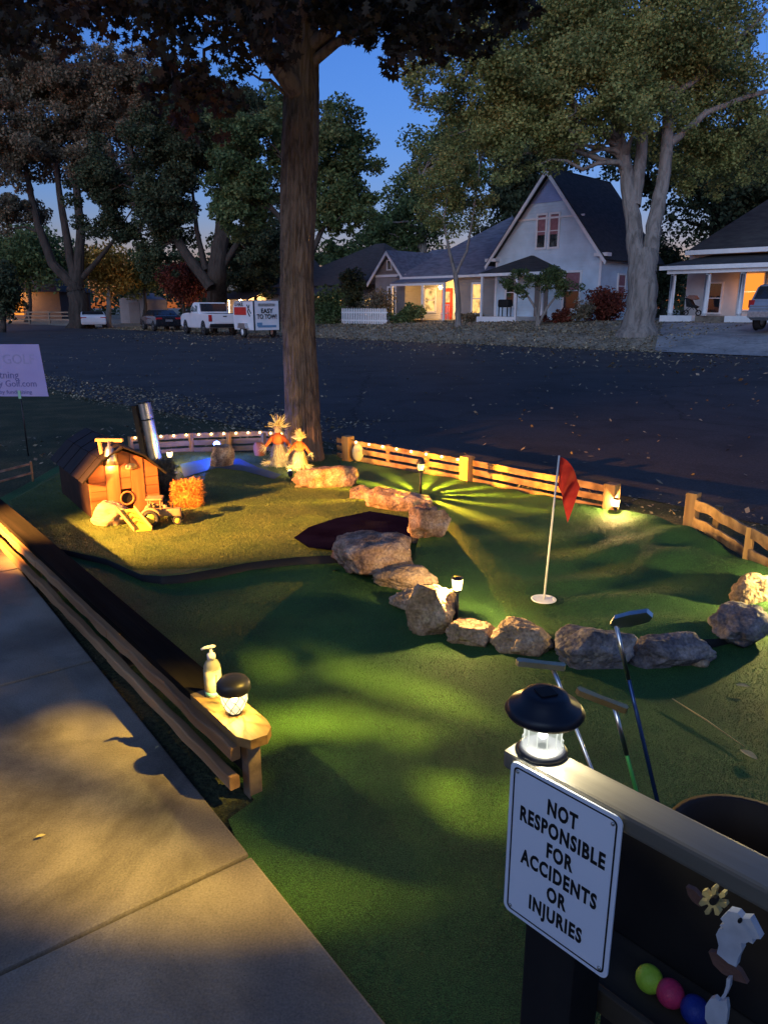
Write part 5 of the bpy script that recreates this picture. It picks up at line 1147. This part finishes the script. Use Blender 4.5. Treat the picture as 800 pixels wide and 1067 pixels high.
mb = MB(); mb.box((6.9, -.42, 2.93), (8.2, .06, .15)); mb.build('fascia', M['white'], t)
mb = MB(); slab(mb, [(2.9, -1.5, 2.62), (7.7, -1.5, 2.62), (7.7, .1, 3.0), (2.9, .1, 3.0)], .09); mb.build('porch_roof', M['roofgrey'], t)
mb = MB(); mb.box((5.25, -1.42, 2.47), (4.75, .12, .15)); mb.build('porch_beam', M['white'], t)
for x in (2.98, 5.75, 7.55): mb = MB(); mb.box((x, -1.4, 1.3), (.14, .14, 2.25)); mb.build('porch_post', M['white'], t)
mb = MB(); mb.box((5.25, .1, .03), (4.8, 3.2, .38)); mb.build('porch_floor', M['concrete'], t)
mb = MB(); mb.box((5.3, 1.66, 1.25), (.92, .06, 2.05)); d_ = mb.build('door', M['doorred'], t)
mb = MB(); mb.box((5.3, 1.62, 1.7), (.5, .02, .7)); mb.build('pane', M['litwarm'], d_)
window(t, 3.75, 1.5, .9, 1.5, 1.69, 'litwarm', True, .1); window(t, 6.5, 1.5, .9, 1.5, 1.69, 'litwarm', True, .1)
mb = MB(); mb.ball((5.9, .2, 2.30), .11, 2); mb.build('porch_light', emis('porch_bulb', (1, .6, .2), 28), t)
light('porch_lamp', 'POINT', p0+EX*5.9+NX*.2+Vector((0, 0, 2.15)), 75, (1, .55, .18), .1)
mb = MB(); mb.box((9.5, 5, 5.6), (.5, .5, 1.3)); mb.build('chimney', M['siddark'], t)
tt = thing('porch_chair', 'pale metal chair on the lit porch', 'chair', p0+EX*6.9-NX*.5+Vector((0, 0, .22)), ROT+.4)
mb = MB(); mb.box((0, 0, .43), (.5, .48, .04)); mb.build('seat', M['white'], tt)
mb = MB(); 
for x in (-.2, -.07, .07, .2): mb.box((x, .22, .7), (.03, .03, .5))
mb.box((0, .22, .96), (.48, .04, .05)); mb.build('backrest', M['white'], tt)
for x in (-.21, .21):
    for y in (-.2, .2): mb = MB(); mb.box((x, y, .205), (.035, .035, .41)); mb.build('leg', M['white'], tt)
# dark-roofed house
t, p0 = house('dark_roofed_house', 'low dark house with a brown hipped roof, half hidden by the near trunk', 288, 40.5)
mb = MB(); mb.box((6.1, 4.5, 1.0), (11.6, 8, 4.0)); mb.build('walls', M['siddark'], t)
mb = MB(); r_ = [(-.2, -.4, 2.9), (12.4, -.4, 2.9), (12.4, 9.3, 2.9), (-.2, 9.3, 2.9)]; mb.add([*r_, (7.6, 4.4, 6.2), (8.6, 4.4, 6.2)], [(0, 1, 5, 4), (1, 2, 5), (2, 3, 4, 5), (3, 0, 4), (0, 3, 2, 1)]); mb.build('roof', M['roofbrown'], t)
mb = MB(); slab(mb, [(3, -2.2, 2.2), (9, -2.2, 2.2), (9, .1, 2.95), (3, .1, 2.95)], .1); mb.build('porch_roof', M['roofbrown'], t)
for x in (3.2, 6, 8.8): mb = MB(); mb.box((x, -2.1, 1.0), (.16, .16, 2.4)); mb.build('porch_post', M['siddark'], t)
window(t, 7.2, 1.5, 1.0, 1.1, .48, 'litwarm', True, .1); window(t, 5.3, 1.5, .9, 1.2, .48, 'litwarm', True, .1); window(t, 10.6, 1.7, .7, .7, .48, 'litwarm', True, .1)
# right porch house
t, p0 = house('porch_house', 'white house at right with a columned porch and a glowing orange window', 694, 38.6)
mb = MB(); mb.box((7.4, 6.0, 1.2), (14.8, 7.6, 4.4)); mb.build('walls', M['stucco'], t)
mb = MB(); r_ = [(.2, 1.3, 3.5), (16, 1.3, 3.5), (16, 10.6, 3.5), (.2, 10.6, 3.5)]; mb.add([*r_, (5.2, 5.9, 7.9), (11, 5.9, 7.9)], [(0, 1, 5, 4), (1, 2, 5), (2, 3, 4, 5), (3, 0, 4), (0, 3, 2, 1)]); mb.build('roof', M['roofdark'], t)
mb = MB(); mb.box((8.1, 1.28, 3.40), (15.9, .08, .22)); mb.box((.22, 5.9, 3.40), (.08, 9.2, .22)); mb.build('fascia', M['white'], t)
mb = MB(); slab(mb, [(-.4, -.35, 2.72), (15.6, -.35, 2.72), (15.6, 2.15, 3.3), (-.4+1.6, 2.15, 3.3)], .06); mb.build('porch_roof', M['roofdark'], t)
mb = MB(); mb.box((7.6, -.36, 2.60), (16, .10, .20)); mb.box((7.6, -.12, 2.42), (15.3, .2, .2)); mb.build('porch_beam', M['white'], t)
for x in (.25, 2.0, 3.65, 6.6, 9.6):
    mb = MB(); mb.lathe([(.13, .28), (.13, .40), (.085, .44), (.095, 1.2), (.075, 2.15), (.13, 2.22), (.13, 2.32)], 14, (x, -.08, 0)); mb.build('column', M['white'], t)
mb = MB(); mb.box((7.4, 1.1, .10), (14.9, 2.3, .34)); mb.build('porch_floor', M['concrete'], t)
for x0, x1 in ((-.1, 1.55), (3.15, 5.3), (6.4, 14)): mb = MB(); mb.box(((x0+x1)/2, -.28, -.02), (x1-x0, .42, .62)); mb.build('plinth', M['white'], t)
mb = MB(); mb.box((2.35, -.55, -.12), (1.5, .5, .3)); mb.build('steps', M['concrete'], t)
window(t, 1.55, 1.15, .62, 1.45, 2.19, 'glass', True, .09); window(t, 3.35, 1.45, 1.05, 1.75, 2.19, 'litorange', True, .06)
mb = MB(); mb.box((4.75, 2.14, 1.65), (.8, .06, .35), bev=.02); mb.build('wall_plaque', M['black'], t)
light('window_glow', 'POINT', p0+EX*3.35+NX*1.7+Vector((0, 0, 1.5)), 6, (1, .35, .08), .2)
# stroller
tt = thing('stroller', 'dark stroller with a rust-coloured hood parked on the right-hand porch', 'stroller', p0+EX*1.15+NX*.35+Vector((0, 0, .27)), ROT)
for nm, x, y in (('wheel', -.35, -.2), ('wheel', -.35, .2), ('wheel', .38, 0)):
    mb = MB(); mb.lathe([(.10, -.02), (.15, -.02), (.15, .02), (.10, .02), (.10, -.02)], 16, M=Matrix.Translation((x, y, .15)) @ Matrix.Rotation(PI/2, 4, 'X')); mb.build(nm, M['rubber'], tt)
mb = MB()
for y in (-.2, .2): mb.tube([(-.35, y, .15), (.1, y*.8, .55), (.38, 0, .15)], .018, 6); mb.tube([(.2, y*.9, .3), (-.15, y, .75), (-.45, y, 1.0)], .018, 6)
mb.tube([(-.45, -.2, 1.0), (-.45, .2, 1.0)], .02, 6); mb.build('frame', M['darkmetal'], tt)
mb = MB(); mb.prism([(-.2, .45), (.25, .38), (.35, .45), (.1, .55), (-.15, .95), (-.28, .9)], -.19, .19); mb.build('seat', M['black'], tt)
mb = MB(); mb.prism([(-.25, .9), (-.1, 1.02), (.15, 1.0), (.3, .82), (.1, .78)], -.2, .2); mb.build('hood', mat('rust_fabric', [(.25, .12, .09)], 9, .8, .2), tt)
# lit building behind the pickup, far left house with orange light
t, p0 = house('lit_house', 'pale house glowing behind the pickup and trailer', 236, 42, 'houses across the street')
mb = MB(); mb.prism([(0, -1), (7, -1), (7, 2.8), (3.5, 5.8), (0, 2.8)], 0, 8); mb.build('walls', M['warmwall'], t)
for s_ in (0, 1):
    X = lambda x: x if not s_ else 7-x
    mb = MB(); slab(mb, [(X(-.5), -.5, 2.5), (X(3.5), -.5, 6.05), (X(3.5), 8, 6.05), (X(-.5), 8, 2.5)], .12); mb.build('roof', M['roofbrown'], t)
mb = MB(); slab(mb, [(0.5, -2.4, 2.1), (6.8, -2.4, 2.1), (6.8, 0, 2.9), (.5, 0, 2.9)], .1); mb.build('porch_roof', M['roofbrown'], t)
for x in (.7, 3.6, 6.5): mb = MB(); mb.box((x, -2.2, .9), (.16, .16, 2.4)); mb.build('porch_post', M['white'], t)
window(t, 2, 1.3, 1.0, 1.2, -.01, 'litwarm'); window(t, 5, 1.3, 1.0, 1.2, -.01, 'litwarm')
mb = MB(); mb.ball((4.6, -1.6, 1.95), .14, 2); mb.build('porch_light', emis('porch_bulb2', (1, .62, .25), 26), t)
light('porch_lamp', 'POINT', p0+EX*4.6-NX*1.6+Vector((0, 0, 1.8)), 160, (1, .55, .2), .1)
pz = PZ(30, 336, 92); pz.z = terr(pz.x, pz.y)
t = thing('far_house', 'distant house with an orange glowing entrance at far left', 'house', pz, ROT*.3, 'houses across the street')
mb = MB(); mb.box((0, 0, 1.5), (14, 6, 3.4)); mb.build('walls', siding('siding_far', (.07, .05, .04)), t)
mb = MB(); r_ = [(-7.6, -3.6, 3.1), (7.6, -3.6, 3.1), (7.6, 3.6, 3.1), (-7.6, 3.6, 3.1)]; mb.add([*r_, (-4, 0, 5.6), (4, 0, 5.6)], [(0, 1, 5, 4), (1, 2, 5), (2, 3, 4, 5), (3, 0, 4), (0, 3, 2, 1)]); mb.build('roof', M['roofbrown'], t)
mb = MB(); mb.box((1.2, -3.03, 1.4), (1.4, .06, 2.0)); mb.build('lit_entrance', M['litorange'], t); window(t, -3.5, 1.6, 1.6, 1.0, -3.01, 'litorange')
mb = MB(); mb.ball((1.2, -4.3, 2.7), .3, 2); mb.build('porch_light', emis('porch_bulb3', (1, .45, .1), 30), t)
light('porch_lamp', 'POINT', pz+Vector((1.2, -5.2, 2.6)), 60, (1, .38, .08), .2)
# white shed behind the sedan, fences far left
pz = PZ(140, 336, 68); pz.z = terr(pz.x, pz.y)
t = thing('shed', 'small pale shed between the white car and the black sedan', 'shed', pz, ROT*.5)
mb = MB(); mb.prism([(-1.5, -.5), (1.5, -.5), (1.5, 2.1), (0, 2.7), (-1.5, 2.1)], 0, 3); mb.build('walls', M['sidgrey'], t)
mb = MB(); mb.box((.2, -.03, .9), (1.2, .05, 1.9)); mb.build('door', M['siddark'], t)
# picket fence
pz = NP(356, 34.5); t = thing('picket_fence', 'white picket fence by the bushes right of the near trunk', 'fence', pz, ROT)
for k in range(26):
    mb = MB(); mb.prism([(k*.16, -.2), (k*.16+.09, -.2), (k*.16+.09, .95), (k*.16+.045, 1.03), (k*.16, .95)], -.012, .012); mb.build('picket', M['white'], t)
for z in (.25, .75): mb = MB(); mb.box((2.05, .03, z), (4.2, .035, .09)); mb.build('rail', M['white'], t)
# horizontal fence left of sedan (warm lit ranch fence)
pz = PZ(62, 335, 74); pz.z = terr(pz.x, pz.y); t = thing('ranch_fence', 'dark rail fence behind the white car', 'fence', pz, -.35)
for k in range(6): mb = MB(); mb.box((-9+k*2.6, 0, .5), (.14, .14, 1.3)); mb.build('post', M['greywood'], t)
for z in (.35, .7, 1.05): mb = MB(); mb.box((-2.5, -.08, z), (13.2, .04, .13)); mb.build('rail', M['greywood'], t)

# ================================================================== VEHICLES (local x = forward)
def vehicle(name, label, cat, px, py, Z, heading, prof, width, L, paint, glass, wheels, rw, group='vehicles parked across the street', tails=None, extra=None, taper=.88, belt=.95):
    p = PZ(px, py, Z); p.z = .02+max(0, terr(p.x, p.y)); t = thing(name, label, cat, p, heading, group)
    # body: cross-section loops along the profile, narrower above the belt line
    bm = bmesh.new(); n = len(prof); lv = []
    for s_ in (-1, 1):
        lv.append([bm.verts.new((x, s_*width/2*(1 if z < belt else 1-(1-taper)*min(1, (z-belt)/.5)), z)) for x, z in prof])
    bm.faces.new(lv[0]); bm.faces.new(lv[1][::-1])
    for i in range(n): j = (i+1) % n; bm.faces.new((lv[0][i], lv[1][i], lv[1][j], lv[0][j]))
    bmesh.ops.recalc_face_normals(bm, faces=bm.faces); bmesh.ops.bevel(bm, geom=[e for e in bm.edges], offset=.05, segments=2, affect='EDGES', clamp_overlap=True)
    mb = MB(); mb.bm(bm, None, False); mb.build('body', M[paint], t)
    for gp, yo in glass:                 # side glass polygons and cross glass
        if yo == 'side':
            for s_ in (-1, 1):
                mb = MB(); vs = []
                for dd in (.012, -.02):
                    vs += [(x, s_*(width/2*(1-(1-taper)*min(1, max(0, (z-belt))/.5))+dd), z) for x, z in gp]
                k = len(gp); mb.add(vs, [tuple(range(k)), tuple(range(2*k-1, k-1, -1))]+[(i, i+k, (i+1) % k+k, (i+1) % k) for i in range(k)]); mb.build('side_window', M['glass'], t)
        else:
            (x0, z0), (x1, z1) = gp; w0 = width*(1-(1-taper)*min(1, max(0, z0-belt)/.5))-.18; w1 = width*(1-(1-taper)*min(1, max(0, z1-belt)/.5))-.18; dx = .02 if yo == 'front' else -.02
            mb = MB(); mb.add([(x0+dx, -w0/2, z0+.015), (x0+dx, w0/2, z0+.015), (x1+dx, w1/2, z1+.015), (x1+dx, -w1/2, z1+.015)], [(0, 1, 2, 3)]); mb.build('windscreen' if yo == 'front' else 'rear_window', M['glass'], t)
    for x in wheels:
        for y in (-1, 1):
            w1 = thing0('wheel', t, (x, y*(width/2-.10), rw)); Rm = Matrix.Rotation(PI/2, 4, 'X')
            mb = MB(); mb.lathe([(rw*.62, -.13), (rw*.94, -.13), (rw, -.09), (rw, .09), (rw*.94, .13), (rw*.62, .13)], 24, M=Rm); mb.build('tyre', M['rubber'], w1)
            mb = MB(); mb.lathe([(0, -.10), (rw*.2, -.11), (rw*.35, -.07), (rw*.63, -.12), (rw*.63, .12), (rw*.35, .07), (0, .10)], 20, M=Rm); mb.build('rim', M['galv'], w1)
            mb = MB(); mb.lathe([(0, 0), (rw*1.16, 0)], 24, M=Matrix.Translation((x, y*(width/2+.004), rw*1.02)) @ Rm); mb.build('wheel_arch', M['black'], t)
    if tails:
        for s_ in (-1, 1): mb = MB(); x, z, hh, ww = tails; mb.box((x, s_*(width/2-ww/2), z), (.05, ww+.03, hh), bev=.012); mb.build('tail_light', M['tail'], t)
    if extra: extra(t)
    return t
HD = math.radians(90+36)      # heading away to the left along the street
pk = [(-2.9, .55), (-2.9, 1.25), (-1.05, 1.27), (-.95, 1.32), (-.75, 1.90), (.35, 1.92), (.95, 1.32), (2.55, 1.22), (2.85, 1.05), (2.9, .5), (2.5, .38), (-2.6, .42)]
def pk_extra(t):
    mb = MB(); mb.box((-1.95, 0, 1.262), (1.7, 1.55, .03)); mb.build('bed', M['black'], t)
    mb = MB(); mb.box((-2.97, 0, .58), (.12, 1.9, .2), bev=.03); mb.build('rear_bumper', M['darkmetal'], t)
    mb = MB(); mb.box((-2.925, 0, .98), (.02, 1.4, .5), bev=.008); d_ = mb.build('tailgate', M['carwhite'], t)
    mb = MB(); mb.box((-2.94, 0, 1.1), (.02, .22, .06)); mb.build('handle', M['black'], d_)
    for s_ in (-1, 1): mb = MB(); mb.box((.62, s_*1.08, 1.38), (.12, .2, .18), bev=.03); mb.build('mirror', M['black'], t)
    mb = MB(); mb.box((-.86, 0, 1.61), (.24, 1.62, .46), M=Matrix.Identity(4)); mb.build('rear_window', M['glass'], t)
vehicle('pickup_truck', 'white pickup truck parked in front of the cargo trailer', 'pickup truck', 219, 346, 46.5, math.radians(90+31), pk, 1.95, 5.8, 'carwhite', [([(-.62, 1.36), (-.55, 1.80), (-.08, 1.82), (-.08, 1.36)], 'side'), ([(.0, 1.36), (.0, 1.82), (.30, 1.82), (.80, 1.36)], 'side'), (((.93, 1.36), (.40, 1.88)), 'front')], (-1.75, 1.85), .40, tails=(-2.9, 1.0, .38, .17), extra=pk_extra, belt=1.2)
sdp = [(-2.3, .45), (-2.35, .85), (-2.2, 1.02), (-1.55, 1.08), (-.85, 1.42), (.25, 1.45), (1.05, 1.05), (2.1, .90), (2.35, .7), (2.35, .35), (-2.2, .3)]
def plate(x, z, w_=.5):
    def f(t): mb = MB(); mb.box((x, 0, z), (.02, w_, .14)); mb.build('number_plate', M['galv'], t)
    return f
vehicle('sedan', 'black sedan parked beyond the white pickup', 'car', 168, 343.5, 54, math.radians(90+31), sdp, 1.8, 4.7, 'carblack', [([(-1.15, 1.10), (-.75, 1.37), (.2, 1.39), (.8, 1.10)], 'side'), (((1.0, 1.08), (.32, 1.42)), 'front'), (((-1.5, 1.10), (-.9, 1.40)), 'rear')], (-1.4, 1.4), .33, tails=(-2.3, .85, .13, .42), extra=plate(-2.36, .72))
cvp = [(-2.2, .45), (-2.25, .85), (-2.1, 1.0), (-1.4, 1.03), (-1.0, 1.26), (.1, 1.30), (.75, 1.02), (2.0, .88), (2.25, .7), (2.25, .35), (-2.1, .3)]
vehicle('sports_car', 'small white car with a dark roof parked farthest left', 'car', 98, 341, 60, math.radians(90+22), cvp, 1.85, 4.5, 'carwhite', [([(-1.1, 1.05), (-.85, 1.22), (.05, 1.24), (.55, 1.05)], 'side'), (((.7, 1.05), (.15, 1.28)), 'front'), (((-1.35, 1.05), (-1.03, 1.25)), 'rear')], (-1.35, 1.35), .34, tails=(-2.2, .82, .12, .4), extra=lambda t: (lambda mb: mb.box((-.45, 0, 1.29), (1.15, 1.45, .05), bev=.02).build('soft_top', M['black'], t))(MB()))
svp = [(-2.3, .5), (-2.38, .9), (-2.3, 1.15), (-2.0, 1.72), (-1.7, 1.78), (.5, 1.78), (1.2, 1.2), (2.15, 1.08), (2.4, .9), (2.4, .42), (-2.2, .38)]
p = NP(800, 34); pzs = 34/(.697*(400/770)+.717*1.0377)
vehicle('parked_suv', 'silver SUV on the driveway cut by the right edge', 'suv', 829, 343, pzs, math.radians(38), svp, 1.9, 4.8, 'carsilver', [([(-1.85, 1.2), (-1.7, 1.62), (.42, 1.64), (.95, 1.2)], 'side'), (((-2.27, 1.2), (-2.02, 1.68)), 'rear')], (-1.45, 1.5), .36, tails=(-2.33, 1.02, .3, .2), extra=lambda t: (lambda mb: mb.box((-2.4, 0, .62), (.16, 1.8, .28), bev=.03).build('rear_bumper', M['galv'], t))(MB()))
# cargo trailer
p = PZ(268, 347, 41.5); p.z = .02; t = thing('cargo_trailer', 'white and red cargo trailer with EASY TO TOW lettering behind the pickup', 'trailer', p, math.radians(90+36), 'vehicles parked across the street')
TL, TW, z0, z1 = 2.5, 1.6, .42, 1.95
mb = MB(); mb.prism([(-TL/2, z0), (TL/2-.1, z0), (TL/2, z0+.3), (TL/2, z1-.3), (TL/2-.25, z1), (-TL/2, z1)], -TW/2, TW/2); mb.build('body', M['carwhite'], t)
mb = MB(); mb.box((0, 0, z1+.01), (TL*.96, TW+.05, .05), bev=.01); mb.build('roof_trim', M['galv'], t)
for s_ in (-1, 1):
    mb = MB(); mb.box((-TL/2-.012, s_*(TW/2-.03), (z0+z1)/2), (.03, .07, z1-z0)); mb.build('rear_frame', M['darkmetal'], t)
    w1 = thing0('wheel', t, (-.15, s_*(TW/2+.10), .30)); Rm = Matrix.Rotation(PI/2, 4, 'X')
    mb = MB(); mb.lathe([(.18, -.09), (.30, -.08), (.30, .08), (.18, .09)], 20, M=Rm); mb.build('tyre', M['rubber'], w1)
    mb = MB(); mb.lathe([(0, -.08), (.19, -.07), (.19, .07), (0, .08)], 20, M=Rm); mb.build('rim', M['white'], w1)
    mb = MB(); mb.prism([(-.65, .5), (.35, .5), (.25, .78), (-.5, .78)], s_*(TW/2), s_*(TW/2+.22)); mb.build('mudguard', M['galv'], t)
mb = MB(); mb.box((.35, TW/2+.008, 1.42), (1.5, .012, .42)); mb.build('red_panel', mat('trailer_red', [(.5, .03, .02)], 5, .5, 0), t)
RL = Matrix.Rotation(PI, 4, 'Z') @ Matrix.Rotation(PI/2, 4, 'X')
text('U-HAUL', .30, M['black'], t, (.45, TW/2+.018, 1.68), 'lettering', 1.0, .002, .004, RL)
mb = MB(); mb.tube([(-.55, TW/2+.012, 1.75), (-.72, TW/2+.012, 1.55), (-.60, TW/2+.012, 1.40), (-.85, TW/2+.012, 1.15)], .035, 6); mb.tube([(-.85, TW/2+.012, 1.75), (-.72, TW/2+.012, 1.55), (-1.0, TW/2+.012, 1.30)], .03, 6); mb.build('emblem', M['darkmetal'], t)
RB = Matrix.Rotation(-PI/2, 4, 'Z') @ Matrix.Rotation(PI/2, 4, 'X')
text('EASY', .34, M['black'], t, (-TL/2-.03, 0, 1.32), 'lettering', .95, .002, .008, RB); text('TO TOW!', .34, M['black'], t, (-TL/2-.03, 0, 1.02), 'lettering', .80, .002, .008, RB)
mb = MB(); mb.box((-TL/2-.012, 0, 1.75), (.012, 1.0, .14)); mb.build('grey_band', M['galv'], t)
mb = MB(); mb.box((-TL/2-.012, -.0, .62), (.012, 1.1, .12)); mb.box((-TL/2-.014, .45, .72), (.012, .3, .2)); mb.build('blue_graphic', mat('trailer_blue', [(.12, .25, .4)], 5, .5, 0), t)
mb = MB(); mb.tube([(TL/2, 0, .45), (TL/2+1.0, 0, .45)], .05, 8); mb.build('hitch', M['darkmetal'], t)

# ================================================================== LITTER
def litter(name, n, fn, size, mt, zf, kind='stuff', tilt=.35):
    P = np.array([fn() for _ in range(n)]); a = rng.uniform(0, 2*PI, n); s_ = size*(.5+rng.random(n))
    z = np.array([zf(p[0], p[1]) for p in P])
    u = np.c_[np.cos(a), np.sin(a), rng.normal(0, tilt, n)]*s_[:, None]; v = np.c_[-np.sin(a), np.cos(a), rng.normal(0, tilt, n)]*s_[:, None]*.6
    c = np.c_[P, z+s_*.22]; V = np.stack([c-u/2, c-v/2, c+u/2, c+v/2], 1).reshape(-1, 3)
    return struct(npmesh(name, V, 4, M[mt]), kind)
def un(u0, u1, n0, n1, pw=1.0):
    def f():
        u = rng.uniform(u0, u1); n = n0+(n1-n0)*rng.random()**pw; p = UN(u, n); return (p.x, p.y)
    return f
litter('fallen_leaves', 1500, un(-30, 3, 6.2, 17, 1.6), .055, 'leafdry', lambda x, y: .008)
litter('fallen_leaves', 4500, un(-26, -7.5, 5.9, 7.6, 1), .045, 'leafdry', lambda x, y: .006)
litter('fallen_leaves', 1500, un(-14, 5, 5.75, 6.3, 1), .03, 'leafdry', lambda x, y: .006)
litter('fallen_leaves', 2200, un(-45, 0, 17, 27.5, .6), .10, 'leafdry', lambda x, y: .008)
litter('fallen_leaves', 20000, un(-60, -12.3, 27.4, 37, 1.3), .11, 'leafdry', lambda x, y: zg(x, y), tilt=.5)
litter('fallen_leaves', 700, un(-10, -3, 3, 6, 1), .05, 'leafdry', lambda x, y: .006)
def nearleaf(px, py, zb, ln, label, rz, mt='leafwarm2'):
    g = G(px, py, zb); mb = MB(); vs = []; n = 8
    for i in range(n+1):
        f = i/n; w_ = ln*.22*math.sin(PI*f)**.8; x = (f-.5)*ln; z = .006+.02*ln*4*(f-.5)**2
        vs += [(x, -w_, z+w_*.4), (x, 0, z), (x, w_, z+w_*.5)]
    fs = []
    for i in range(n): fs += [(i*3, i*3+1, i*3+4, i*3+3), (i*3+1, i*3+2, i*3+5, i*3+4)]
    mb.add(vs, fs, True); o = mb.build('fallen_leaf', M[mt], loc=(g.x, g.y, g.z+.004)); o.rotation_euler.z = rz
    tag(o, label, 'leaf', 'leaves lying on the turf')
M['leafwarm2'] = mat('leaf_tan', [(.42, .35, .16), (.5, .42, .2)], 30, .7, .2)
nearleaf(779, 789, .02, .075, 'yellowish leaf lying on the turf above the barrel', -1.1)
nearleaf(773, 717, .02, .060, 'small tan leaf on the turf below the dark right-hand rock', -.35)
nearleaf(43, 874, .025, .03, 'tiny pale leaf on the sidewalk slab in the warm patch', .4)
nearleaf(164, 781, .025, .022, 'tiny pale leaf on the sidewalk near the fence', 1.2)
mb = MB(); a0, a1 = G(735, 750, .03), G(775, 778, .03); mb.tube([G(700, 728, .03), a0, a1], [.0022, .0028, .0015], 6); o = mb.build('twig', M['straw'] if 0 else M['leafwarm2']); tag(o, 'thin bare twig on the turf right of the clubs', 'twig')
# ------------------------------------------------------------------ flood light at the left of the barn; shading house, tree and second flood added out of view
fl_ = Vector((-3.55, 3.9, .95)); t = thing('flood_light', 'small flood light on a stake beyond the left edge', 'spotlight', (fl_.x, fl_.y, 0))
mb = MB(); mb.tube([(0, 0, 0), (0, 0, .9)], .012, 8); mb.box((0, 0, .93), (.10, .06, .08), -.6, bev=.01); mb.build('housing', M['blackplastic'], t)
light('flood', 'SPOT', fl_+Vector((.08, .06, .0)), 950, (1, .41, .07), .02, None, aim=(-1.35, 5.5, .15), angle=.88, blend=.9)
pl = Vector((-2.6, -5.9, 2.6)); t = thing('shade_house', 'two-storey house added out of view behind the camera to shade the near ground', 'house', (0, -11, 0), 0)  # unseen house added to keep the low sun off the near ground
mb = MB(); mb.prism([(-13, 0), (9, 0), (9, 5.6), (-2, 8.2), (-13, 5.6)], -9, 0); mb.build('walls', M['sidgrey'], t)
mb = MB(); slab(mb, [(-13.6, .5, 5.5), (-2, .5, 8.5), (-2, -9.5, 8.5), (-13.6, -9.5, 5.5)], .15); slab(mb, [(9.6, .5, 5.5), (-2, .5, 8.5), (-2, -9.5, 8.5), (9.6, -9.5, 5.5)], .15); mb.build('roof', M['roofdark'], t)
window(t, -3, 1.7, 1.2, 1.4, .02); window(t, 4.5, 1.7, 1.2, 1.4, .02)
mb = MB(); mb.box((.2, .03, 1.05), (.95, .06, 2.1)); mb.build('door', M['doorred'], t)
fp = Vector((2.2, 1.8, 3.4))
tree('added_tree', 'small tree added out of view at right to carry and dapple a flood light', (3.1, 1.3, 0), [([(3.1, 1.3, 0), (2.9, 1.4, 2.4), (2.35, 1.75, 3.9)], .06, .03)], [(Vector((1.6, 1.95, 2.9)), (.4, .4, .25), 1), (Vector((2.5, 1.6, 4.2)), (.9, .9, .5), 1.5)], 18, 20, .12, 'leafdark', 'barkdark', .3, None, 77, limbs=14, shell=.1)  # unseen tree added to hold the flood and break up its light
t = thing('flood_light', 'small flood light added on the unseen tree at right for the warm patches', 'spotlight', fp)
mb = MB(); mb.tube([(.06, -.03, .07), (.02, -.01, .02)], [.03, .05], 14, cap=False); mb.tube([(.06, -.03, .07), (.22, -.1, .1)], .012, 6); mb.build('housing', M['blackplastic'], t)
light('lamp_light', 'SPOT', fp, 1200, (1, .62, .09), .02, None, aim=(-.45, 2.5, 0), angle=.46, blend=.8)  # added lamp in place of the unseen source of the warm patches
